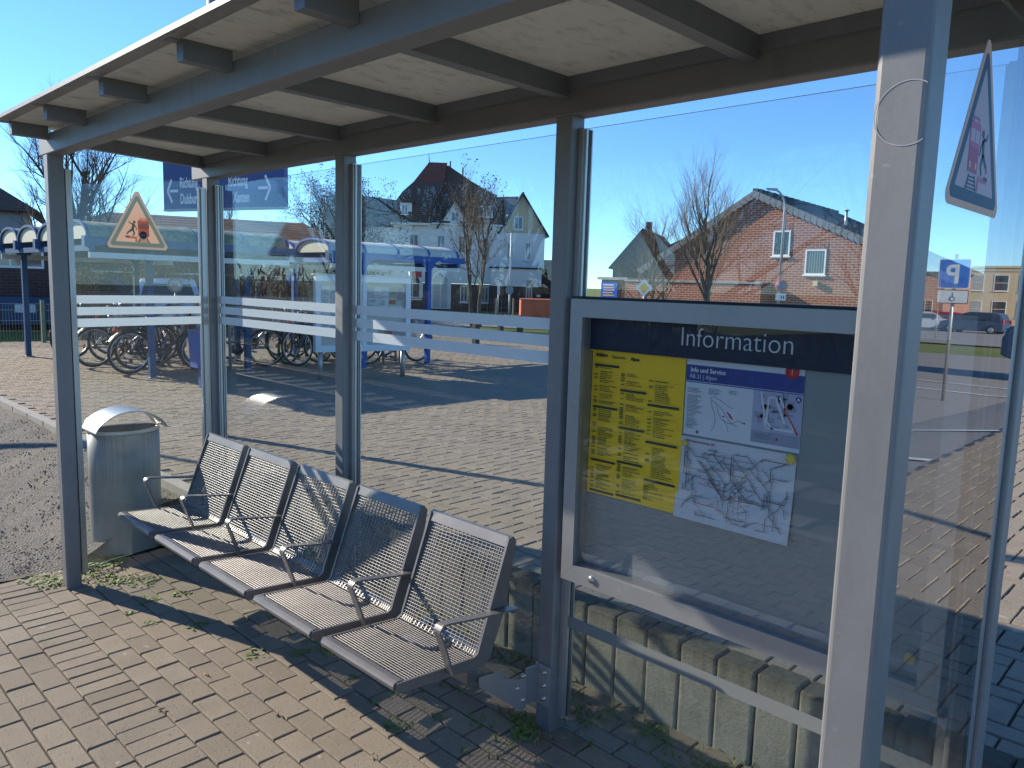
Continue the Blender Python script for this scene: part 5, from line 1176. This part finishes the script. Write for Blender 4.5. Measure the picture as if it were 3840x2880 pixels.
for x in (-2.8, -1.4, 2.2, 3.7): win(LH, x, x+.8, .95, 1.6, 0, 2, fr=.04)
m = MB(); m.tube([(4.4, 2.6, 3.7), (4.4, 2.6, 5.2)], .02, 6, M_galv); m.tube([(4.0, 2.6, 5.1), (4.8, 2.6, 5.1)], .012, 5, M_galv); m.tube([(4.15, 2.6, 4.8), (4.65, 2.6, 4.8)], .012, 5, M_galv)
for k in range(5): m.tube([(4.05+.17*k, 2.4, 5.1), (4.05+.17*k, 2.8, 5.1)], .008, 4, M_galv)
m.build('antenna', None, LH)
HL = thing('tiled_house', 'white house with a broad brown roof at the left edge', 'house', (-30.2, 4.6, 0), radians(74))
m = MB(); m.box(-9, 1.0, 0, 8, .1, 3.95, M_plaster_g); m.build('wall', None, HL)
roofslab('roof', HL, [[(-9.5, -.4, 3.8), (1.5, -.4, 3.8), (-2.5, 4, 6.6), (-7, 4, 6.6)], [(1.5, -.4, 3.8), (1.5, 8.4, 3.8), (-2.5, 4, 6.6)]], M_tile_brown); win(HL, -.9, 0, 2.6, 3.5, 0, 2); win(HL, -3.4, -2.4, 2.6, 3.5, 0, 2)

# car park side, seen mirrored in the side pane
YB = thing('yellow_block', 'two storey yellow school-like block beyond the parked cars, mirrored in the side pane', 'building', (22.4, 80.3, -.75), 0)
m = MB(); m.box(-13, 0, 0, 10, 0, 5.3, M_plaster_y); m.build('wall', None, YB); m = MB(); m.box(-13.1, .1, -.12, 10.1, 5.301, 5.5, M_plaster_y); m.box(-13.0, 0, -.05, -.004, 5.0, 5.25, M_plaster_y); m.build('parapet', None, YB)
for k in range(6):
    for z in (.8, 3.2): win(YB, -2.1-2.0*k, -.9-2.0*k, z, z+1.5, 0, 1, 2, pm=M_window if (k+int(z)) % 3 else M_window_pale, fr=.07)
BO = thing('brick_office', 'red brick building beside the yellow block, mirrored in the side pane', 'building', (22.5, 70.5, -.7), 0)
m = MB(); m.box(-1.6, 9, 0, 8, 0, 4.4, M_brick); m.build('wall', None, BO); win(BO, -.8, .4, 1.0, 2.2, 0, 2); win(BO, 2, 3.2, 1.0, 2.2, 0, 2)
m = MB(); m.box(-1.75, 9.1, -.15, 8.1, 4.401, 4.6, M_tile_dark); m.build('roof', None, BO)

def car(label, x, y, rz, paint, L=3.9, H=1.32, van=False, z=None):
    z = PZ-.03+slope(x, y)+.02 if z is None else z; t = thing('parked_car' if not van else 'parked_van', label, 'car' if not van else 'van', (x, y, z), rz, 'parked cars'); h = L/2; s = H/1.32; hw = .80
    low = [(-h, .30), (-h+.02, .62*s), (-h+.12, .78*s), (h-.95, .86*s), (h-.12, .70*s), (h, .50*s), (h, .28), (h-.2, .20), (-h+.2, .20)]
    top = [(-h+.10, .77*s), (-h+.28, 1.20*s), (-h+.55, 1.30*s), (.15, 1.32*s), (.55, 1.22*s), (h-.85, .85*s)] if not van else [(-h+.03, .77*s), (-h+.10, 1.28*s), (-h+.3, 1.32*s), (h-1.25, 1.32*s), (h-1.0, 1.2*s), (h-.45, .85*s)]
    m = MB()
    def loft(prof, w0, w1, mat):   # sides lean in towards the roof
        zs = [p[1] for p in prof]; a, b = min(zs), max(zs)
        f = lambda zz: w0+(w1-w0)*((zz-a)/(b-a))**1.5
        vs = [(px, -f(pz), pz) for px, pz in prof]+[(px, f(pz), pz) for px, pz in prof]; n = len(prof)
        m.add(vs, [tuple(range(n)), tuple(range(2*n-1, n-1, -1))]+[(i, n+i, n+(i+1) % n, (i+1) % n) for i in range(n)], mat)
    loft(low, hw, hw-.03, paint); loft(top, hw-.05, hw-.22, paint); b_ = m.build('body', None, t)
    bm = bpy.data.objects[b_.name]; md = bm.modifiers.new('bevel', 'BEVEL'); md.width = .035; md.segments = 2; md.limit_method = 'ANGLE'
    m = MB(); x0, x1 = -h+.35, (h-1.0 if not van else h-.85)
    for sgn in (-1, 1):
        a, b = hw-.045, hw-.19
        for (p, q2) in ((x0, x0+.45), (x0+.50, x0+1.15), (x0+1.20, x1-.05)):
            if van and p < x1-1.4: continue
            zt_ = 1.19*s; zb2 = .88*s; sh = .0 if p > x0 else .06
            if q2 > .6 and not van: q3 = .55
            else: q3 = q2
            P = [(p+sh*0, sgn*(a-.018), zb2), (q2, sgn*(a-.018), zb2), (min(q2, q3), sgn*(b+.03), zt_), (p+sh, sgn*(b+.03), zt_)]
            P = [(c_[0], c_[1]+sgn*.02, c_[2]) for c_ in P]; m.add(P, [(0, 1, 2, 3)], M_window)
    fx0, fx1 = (h-.84, .53) if not van else (h-.44, h-1.02)
    m.add([(fx0+.02, -.62, .88*s), (fx0+.02, .62, .88*s), (fx1+.04, .5, 1.21*s), (fx1+.04, -.5, 1.21*s)], [(0, 1, 2, 3)], M_window)
    m.add([(-h+.105, -.6, .85*s), (-h+.105, .6, .85*s), (-h+.25, .5, 1.18*s), (-h+.25, -.5, 1.18*s)], [(3, 2, 1, 0)], M_window); m.build('windows', None, t)
    for wx in (-h+.68, h-.72):
        for wy in (-hw+.06, hw-.06):
            m = MB(); m.lathe([(.0001, -.09), (.19, -.09), (.27, -.10), (.30, -.07), (.30, .07), (.27, .10), (.19, .09), (.0001, .09)], 20, M_tyre, (wx, wy, .30), axis='y'); w_ = m.build('wheel', None, t)
            m = MB(); m.lathe([(.0001, -.105), (.17, -.103), (.185, -.088)], 12, M_rim, (wx, wy, .30), axis='y'); m.lathe([(.0001, .105), (.17, .103), (.185, .088)], 12, M_rim, (wx, wy, .30), axis='y'); m.build('rim', None, w_)
    for sgn in (-1, 1):
        m = MB(); m.sphere((h-.06, sgn*.6, .62*s), .11, M_rim, 8, 6, (.7, 1.2, .7)); m.build('headlight', None, t)
        m = MB(); m.sphere((-h+.05, sgn*.66, .78*s), .10, M_redr, 8, 6, (.7, .9, 1.7)); m.build('tail_light', None, t)
        m = MB(); m.sphere((h-1.25, sgn*(hw+.06), .92*s), .08, paint, 8, 6, (.6, 1, .8)); m.build('mirror', None, t)
    m = MB(); m.box(h-.005, h+.012, -.24, .24, .36, .46, M_signwhite); m.build('number_plate', None, t)
    return t
car('silver car facing left of the parking sign in the mirrored car park', 18.3, 57.3, 2.95, M_carwhite)
car('slate blue hatchback behind the parking sign in the mirrored car park', 14.9, 56.0, .12, M_cargrey, 3.9, 1.42)
car('red car behind the silver one in the mirrored car park', 17.6, 61.5, 3.0, M_carred)
car('dark navy van close by in the mirrored car park, cut off by the shelter post', 3.0, 19.0, 0.06, M_carnavy, 4.6, 1.75, True)
car('silver estate car parked behind the left bicycle shed', -18.6, 6.0, radians(158), M_carwhite, z=PZ-.02)
car('dark car parked in the lane behind the sheds', -21.3, 7.0, radians(60), M_cargrey, z=PZ-.02)

PS = thing('parking_sign', 'blue parking sign above a white wheelchair plate, mirrored in the side pane', 'sign', (4.92, 12.64, PZ-.03+slope(4.92, 12.64)), .08)
zb = PS.location.z
m = MB(); m.tube([(0, 0, 0), (0, 0, 2.45-zb)], .028, 12, M_galv); m.build('pole', None, PS)
m = MB(); m.prism(rrect(0, 2.12-zb, .50, .50, .03, 4), -.045, -.037, 'y', M_signwhite); m.prism(rrect(0, 2.12-zb, .47, .47, .025, 4), -.0475, -.0455, 'y', M_signblue); p_ = m.build('blue_plate', None, PS)
text('lettering', 'P', .44, M_signwhite, p_, (.02, -.049, 1.965-zb), center=True, bold=.010)
m = MB(); m.prism(rrect(0, 1.73-zb, .50, .235, .02, 4), -.045, -.037, 'y', M_ink); m.prism(rrect(0, 1.73-zb, .475, .21, .015, 4), -.0475, -.0455, 'y', M_signwhite); p_ = m.build('white_plate', None, PS)
m = MB(); z = 1.73-zb; zz = lambda P: [(a, z+b) for a, b in P]; f_ = lambda P: m.prism(zz(P), -.0495, -.0478, 'y', M_ink)
f_([(-.012, .052), (.004, .052), (.008, .062), (.004, .072), (-.008, .074), (-.014, .066)]); f_([(-.012, -.005), (0, -.005), (.002, .046), (-.012, .046)]); f_([(-.012, -.008), (.035, -.008), (.035, .002), (-.012, .004)]); f_([(.03, -.008), (.040, -.008), (.052, -.062), (.042, -.064)]); f_([(-.012, .02), (.025, .018), (.025, .026), (-.012, .028)])
m.torus((-.008, -.0485, z-.035), .036, .004, 24, 4, M_ink, Vector((1, 0, 0)), Vector((0, 0, 1))); m.build('wheelchair_symbol', None, p_)
t = sign_post('small_post', 'thin post before the silver car in the mirrored car park', 13.1, 41.2, 1.6, .03, base=PZ-.03+slope(13.1, 41.2), cat='post')

# ---------------------------------------------------------------- bare trees
def make_tree(name, label, h, spread=.5, seed=1, trunk_h=.25, r0=.09, bark=M_bark, twig=M_twig, stems=1, leaves=0, leafm=None, up=.35, levels=5, first=7, group=None, cat='tree', droop=0.):
    R = random.Random(seed); t = thing(name, label, cat, (0, 0, 0), 0, group); mt = MB(); mb = MB(); ends = []
    def rv(): 
        v = Vector((R.uniform(-1, 1), R.uniform(-1, 1), R.uniform(-1, 1))); return v.normalized() if v.length > .01 else Vector((1, 0, 0))
    def branch(p, d, L, r, lev):
        n = 5 if lev < 2 else (4 if lev < 3 else 3); P = [p]; rr = [r]; q = p.copy(); dd = d.copy()
        for i in range(n):
            dd = (dd+rv()*.16+Vector((0, 0, up*.16-droop*lev*.06))).normalized(); q = q+dd*(L/n); P.append(q.copy()); rr.append(r*(1-.62*(i+1)/n))
        (mt if lev == 0 else mb).tube(P, rr, 8 if lev == 0 else (5 if lev == 1 else 3), bark if lev < 2 else twig, False)
        if lev >= levels: ends.append(P[-1]); return
        k = first if lev == 0 else R.randint(4, 6) if lev < 3 else R.randint(3, 4)
        for j in range(k):
            s = (trunk_h+(1-trunk_h)*(j+R.random()*.6)/k) if lev == 0 else .22+.78*(j+R.random())/k
            s = min(.98, s); f = s*n; i0 = min(n-1, int(f)); pos = P[i0].lerp(P[i0+1], f-i0); base = (P[i0+1]-P[i0]).normalized()
            side = rv(); side = (side-base*side.dot(base)).normalized(); ang = R.uniform(.45, .85)*(1 if lev else 1.0)*(spread*2)
            nd = (base*cos(ang)+side*sin(ang)+Vector((0, 0, up*.35))).normalized()
            branch(pos, nd, L*(R.uniform(.42, .62) if lev else R.uniform(.40, .60))*(1.15-.45*s if lev == 0 else 1), rr[i0]*R.uniform(.45, .62), lev+1)
        if lev > 0: branch(P[-1], dd, L*.45, rr[-1]*.9, lev+1)
    for s in range(stems):
        off = Vector((0, 0, 0)) if stems == 1 else Vector(((s-(stems-1)/2)*.30, R.uniform(-.1, .1), 0))
        branch(off, Vector((R.uniform(-.05, .05), R.uniform(-.05, .05), 1)).normalized(), h*.78, r0, 0)
    mt.build('trunk', None, t); mb.build('branches', None, t)
    if leaves:
        ml = MB()
        for k in range(leaves):
            e = R.choice(ends)+rv()*.08; a = rv()*R.uniform(.02, .045); b = rv().cross(a).normalized()*R.uniform(.015, .03)
            ml.add([e-a, e-b, e+a, e+b], [(0, 1, 2, 3)], leafm)
        ml.build('leaves', None, t)
    return t
T = {}
t = make_tree('bare_tree', 'bare upswept tree in front of the brick house', 4.35, .50, 13, .22, .10, up=.75, first=13, group='bare trees around the square'); t.location = (-9.3, 16.85, PZ-.05)
t = make_tree('bare_tree', 'young twin stemmed tree with a few dark leaves before the villa', 4.5, .45, 9, .26, .07, stems=2, leaves=900, leafm=M_leafdark, up=.6, first=9, levels=4, group='bare trees around the square'); t.location = (-17.2, 15.55, PZ-.05)
big = make_tree('bare_tree', 'large spreading bare tree rising over the sheds at the left', 5.6, .55, 24, .14, .16, M_darkbark, M_darkbark, stems=2, up=.42, first=9, group='bare trees around the square'); big.location = (-23.3, 5.2, PZ-.05); big.rotation_euler = (0, 0, 2.6)
t = make_tree('bare_tree', 'slender bare treetops behind the right end of the left shed', 4.6, .40, 31, .3, .06, up=.6, first=7, levels=4, group='bare trees around the square'); t.location = (-24.3, 10.6, PZ-.05)
bush = make_tree('leafy_shrub', 'tall shrub with withered brown leaves behind the left shed', 1.9, .6, 41, .05, .04, stems=3, leaves=2600, leafm=M_leafbrown, first=8, levels=4, cat='shrub', group='shrubs behind the sheds'); bush.location = (-17.9, 9.0, PZ-.05)
dk = make_tree('evergreen_tree', 'dark ivy clad tree left of the villa tower', 4.9, .5, 43, .1, .12, M_darkbark, M_darkbark, stems=2, leaves=5200, leafm=M_leafdark, first=9, levels=4, group='dark trees by the villa'); dk.location = (-25.2, 15.4, PZ-.05)
for (x, y, rz, s, lb) in ((-19.9, 12.6, 2., .8, 'dark leafy tree rising behind the right shed'), (-27.5, 16.6, 4., 1.05, 'second dark tree close to the villa wing')):
    c = copy_tree(dk, (x, y, PZ-.05), rz, lb); c.scale = (s, s, s)
for (x, y, rz, s, lb) in ((-18.3, 7.4, 1., .9, 'brown leaved shrub beside the round footpath sign'), (-17.6, 3.6, 2.4, .75, 'brown leaved shrub behind the bicycles of the left shed'), (-18.0, 5.6, 3.3, 1.0, 'brown leaved shrub in front of the long brick building'), (-16.9, .3, 4.4, .4, 'low brown shrub behind the wire fence')):
    c = copy_tree(bush, (x, y, PZ-.05), rz, lb); c.scale = (s, s, s)
s2_ = make_tree('bare_tree', 'many stemmed bare tree left of the brick house gable', 4.0, .6, 51, .1, .06, stems=3, first=8, levels=4, up=.45, group='bare trees around the square'); s2_.location = (-14.0, 21.2, PZ-.05)
c = copy_tree(big, (24, 63, -.8), 1.3, 'bare tree above the brick building in the mirrored car park'); c.scale = (.9,)*3
# row across the track, seen only as reflections
ra = make_tree('trackside_tree', 'bare tree across the railway, first of the mirrored row', 7.2, .60, 61, .25, .20, M_darkbark, M_darkbark, up=.45, first=9, group='bare trees across the railway mirrored in the panes')
rb = make_tree('trackside_tree', 'forked bare tree across the railway mirrored over the villa', 6.8, .66, 67, .18, .22, M_darkbark, M_darkbark, stems=2, up=.4, first=8, levels=4, group='bare trees across the railway mirrored in the panes')
spots = [(ra, -7.2, -12.4, .4, 1.0, None), (rb, -12.3, -11.9, 1.1, 1.05, None), (ra, -3.2, -13.0, 2.0, .95, 'slender bare tree across the railway mirrored above the information case'), (rb, -17.0, -13.6, 3.1, 1.0, 'bare tree across the railway mirrored over the right bicycle shed'),
         (ra, -21.5, -13.0, 4.0, .85, 'bare tree across the railway mirrored over the left bicycle shed'), (rb, -9.8, -16.5, 5.0, 1.15, 'tall bare tree set back across the railway mirrored by the third post'), (ra, .6, -13.4, 5.6, .9, 'bare tree across the railway mirrored near the front post'), (ra, -14.6, -17.5, 2.6, 1.2, 'tall bare tree set back behind the mirrored row')]
for pr2, x, y, rz, s, lb in spots:
    o = pr2 if lb is None else copy_tree(pr2, label=lb)
    o.location = (x, y, -.3); o.rotation_euler = (0, 0, rz); o.scale = (s, s, s)
m = MB(); xs_ = [-70+2*i for i in range(56)]; vs = []  # unseen bank added to keep the pane reflections dark
for x in xs_:
    hh_ = 1.15+.35*sin(x*.37)+.2*sin(x*1.1)
    for (y, z) in ((-9.6, -.3), (-10.1, hh_*.6), (-10.8, hh_), (-12.5, hh_), (-13.2, -.3)): vs.append((x, y+.2*sin(x*2.1), z))
m.add(vs, [(i*5+j, (i+1)*5+j, (i+1)*5+j+1, i*5+j+1) for i in range(55) for j in range(4)], M_bush, True); struct(m.build('added_dark_bank'), 'stuff')
# unseen scrub added beyond the track, also darkening the reflections
m = MB(); R = random.Random(77)
for k in range(9000):
    x = R.uniform(-45, 12); y = -9.2-R.random()*2.4; h_ = (1.5+.6*sin(x*.5)+.4*sin(x*1.7))*R.random()**.5; z = -.3+h_
    a = Vector((R.uniform(-.12, .12), R.uniform(-.12, .12), R.uniform(.05, .3))); b = a.cross(Vector((R.uniform(-1, 1), R.uniform(-1, 1), .2))).normalized()*R.uniform(.012, .05); p = Vector((x, y, z))
    m.add([p-a, p-b, p+a, p+b], [(0, 1, 2, 3)], M_bush)
struct(m.build('added_dark_scrub'), 'stuff')

# unseen hut added to shade the square, and lamp post for a thin shadow
HT = thing('shadow_hut', 'unseen flat roofed concrete hut added to throw shadow on the square', 'hut', (-13.6, -2.0, .0), 0)
m = MB(); m.box(-.9, .9, -.7, .7, 0, 2.0, M_concrete); m.build('wall', None, HT); m = MB(); m.box(-1.0, 1.0, -.8, .8, 2.001, 2.12, M_galv); m.build('roof', None, HT); m = MB(); m.box(-.35, .35, -.72, -.702, .05, 1.8, M_bluedark); m.build('door', None, HT)
lamp('platform lamp post beyond the left edge of the view', -9.2, -1.55, 3.3, 1.5, arm=False)

# ---------------------------------------------------------------- weeds, leaves and litter
def tuft_field(name, spots, mat, seed, hh=.05, n=40, wd=.004, kind='stuff', broad=False):
    R = random.Random(seed); m = MB()
    for (x, y, rad, dens, zf) in spots:
        for k in range(int(n*dens)):
            a = R.uniform(0, 2*pi); rr = rad*sqrt(R.random()); px, py = x+rr*cos(a), y+rr*sin(a); z = zf; h_ = hh*R.uniform(.3, 1.); ln = R.uniform(-1, 1)*h_, R.uniform(-1, 1)*h_
            b = R.uniform(0, 2*pi); w2 = wd*R.uniform(.6, 1.6)*(3 if broad else 1); dx, dy = cos(b)*w2, sin(b)*w2
            if broad: 
                c = Vector((px, py, z+h_*.5)); t1 = Vector((cos(b), sin(b), R.uniform(-.2, .5)))*w2*1.6; t2 = Vector((-sin(b), cos(b), R.uniform(-.2, .4)))*w2
                m.add([c-t1, c-t2, c+t1, c+t2], [(0, 1, 2, 3)], mat)
            else:
                m.add([(px-dx, py-dy, z), (px+dx, py+dy, z), (px+ln[0]*.5+dx*.5, py+ln[1]*.5+dy*.5, z+h_*.7), (px+ln[0], py+ln[1], z+h_)], [(0, 1, 2), (0, 2, 3)], mat)
    return struct(m.build(name), kind)
strip = []
R = random.Random(14)
for k in range(150):
    x = R.uniform(-2.8, 2.4); strip.append((x, R.uniform(.14, .33), .09, R.uniform(.4, 1.6), .0))
for k in range(60):
    x = R.uniform(-2.6, .4); strip.append((x, R.uniform(-.35, .05), .05, R.uniform(.1, .5), .0))
tuft_field('grass_tufts', strip+[(-.03, -.07, .06, 1.2, 0), (1.4, .1, .08, 1, 0), (-6.5, -.25, .5, 5, .27), (-7.6, -.35, .6, 6, .25), (-8.4, -.5, .5, 5, .2), (-2.72, -.74, .07, .6, 0)], M_weed, 3, .042, 14)
weeds = [(-2.63, -.70, .11, 1.6, .0), (-2.50, -.60, .09, .7, .0), (-2.82, -.86, .14, 2.0, .006), (-2.90, -.68, .12, 1.8, .02), (-2.78, -1.0, .06, .7, 0), (-2.92, -1.04, .08, .8, 0), (-.02, -.10, .06, 1.1, 0), (-.10, -.05, .05, .6, 0), (-2.2, -.52, .05, .3, 0), (.6, .2, .08, .8, 0), (1.0, .28, .07, .9, 0), (.3, .26, .06, .6, 0), (-1.5, .2, .1, .7, 0), (-.7, .22, .12, 1.0, 0), (-.4, -.45, .05, .25, 0), (-1.3, -.55, .06, .3, 0), (-1.75, -.62, .05, .3, 0)]
tuft_field('low_weeds', weeds, M_weed, 9, .014, 70, .0022, broad=True)
tuft_field('dead_grass', [(.05, -.09, .05, 1.2, 0), (-.16, -.06, .05, .9, 0), (.15, .16, .1, .8, 0), (.8, .22, .12, .6, 0), (-.25, .2, .12, .7, 0)], M_dry, 12, .035, 40, .0018)
tuft_field('moss_in_joints', [(-.8+R.uniform(-.5, .5), -.30+R.uniform(-.15, .15), 0.03, .2, .0) for _ in range(16)]+[(-2.4+R.random()*.5, -.62-R.random()*.2, .03, .2, 0) for _ in range(6)], M_weed, 19, .006, 100, .0014, broad=True)
# fallen buds scattered over the square
m = MB(); R = random.Random(33)
for k in range(2600):
    x = R.gauss(-2.2, 2.2); y = abs(R.gauss(1.9, 1.2))+.5
    if x > 2.6: continue
    a = R.uniform(0, pi); l = R.uniform(.004, .011); w_ = l*.35; z = PZ+.002
    m.add([(x-cos(a)*l, y-sin(a)*l, z), (x+sin(a)*w_, y-cos(a)*w_, z+.004), (x+cos(a)*l, y+sin(a)*l, z), (x-sin(a)*w_, y+cos(a)*w_, z+.004)], [(0, 1, 2, 3)], M_soil)
struct(m.build('fallen_buds'), 'stuff')
def leaf(label, x, y, z, s, rz, mat, cat='leaf', grp='dry leaves on the ground'):
    m = MB(); n = 8; vs = []
    for i in range(n+1):
        t = i/n; w_ = .42*sin(pi*t)**.8*(1+.25*sin(t*17)); vs += [((t-.5)*s, -w_*s*.5, .25*s*abs(t-.5)), ((t-.5)*s, 0, .05*s+.3*s*abs(t-.5)**2), ((t-.5)*s, w_*s*.5, .3*s*abs(t-.4))]
    m.add(vs, [(3*i+j, 3*i+3+j, 3*i+4+j, 3*i+1+j) for i in range(n) for j in range(2)], mat, True); m.tube([(s*.48, 0, .06*s), (s*.75, .05*s, .02*s)], .0012, 4, mat)
    o = m.build('dry_leaf', None, None, (x, y, z)); o.rotation_euler = (0, 0, rz); return tag(o, label, cat, grp)
M_leafdry = simple('dry_leaf_tan', (.34, .20, .11), .8, 0, .3, 40)
leaf('large curled tan leaf against the palisades under the information case', .08, .19, .03, .085, .6, M_leafdry)
leaf('small pale leaf on the paving under the nearest seat', -.30, -.62, .004, .03, 2., M_dry); leaf('crumpled pale leaf on the paving right of the seat row', -.02, -.66, .004, .032, .9, M_dry)
leaf('small leaf lying on the square just behind the low wall', .10, .62, PZ+.002, .045, .2, M_leafdry)
leaf('pale dry leaf on the paving behind the front left post', -2.22, -.68, .004, .04, 1.2, M_dry)
def butt(label, x, y, rz):
    t = thing('cigarette_end', label, 'cigarette end', (x, y, .0062), rz, 'cigarette ends on the paving'); m = MB(); m.tube([(-.013, 0, 0), (.003, 0, 0)], .0038, 8, M_leafdry); m.build('filter', None, t); m = MB(); m.tube([(.0031, 0, 0), (.012, 0, .0005)], .0037, 8, M_dry); m.build('paper', None, t)
butt('cigarette end in the middle of the sunlit paving', -1.26, -.80, .2); butt('cigarette end nearest the lower edge of the picture', -1.12, -1.045, 1.3); butt('cigarette end by the shadow edge of the seats', -.78, -.73, 2.4)
tp = MB(); R = random.Random(2); vs = [((i-2)*.011, (j-1.5)*.011, .004+.012*R.random()) for i in range(6) for j in range(4)]
tp.add(vs, [(i*4+j, i*4+4+j, i*4+5+j, i*4+1+j) for i in range(5) for j in range(3)], M_signwhite); 
for k in range(0, 15, 2): tp.m[k] = tp.mi(M_stk_pink)
o = tp.build('sweet_wrapper', None, None, (-.17, .16, .03)); tag(o, 'crumpled red and white wrapper in the grass behind the nearest seat', 'wrapper')

m = MB(); R = random.Random(91)
for k in range(5200):
    x = -3.05-abs(R.gauss(0, 2.0)); y = R.uniform(-2.6, -.2)
    if x < -9: continue
    r = R.uniform(.004, .011)*(1.8 if R.random() > .96 else 1); z = gh(x, y)+r*.15; a = R.uniform(0, pi)
    vs = [(x+r*cos(a+i*1.571)*R.uniform(.7, 1.1), y+r*sin(a+i*1.571)*R.uniform(.7, 1.1), z) for i in range(4)]+[(x, y, z+r*R.uniform(.4, .8)), (x, y, z-r*.4)]
    m.add(vs, [(0, 1, 4), (1, 2, 4), (2, 3, 4), (3, 0, 4)], M_gravel if R.random() > .12 else M_concrete)
struct(m.build('loose_gravel'), 'stuff')
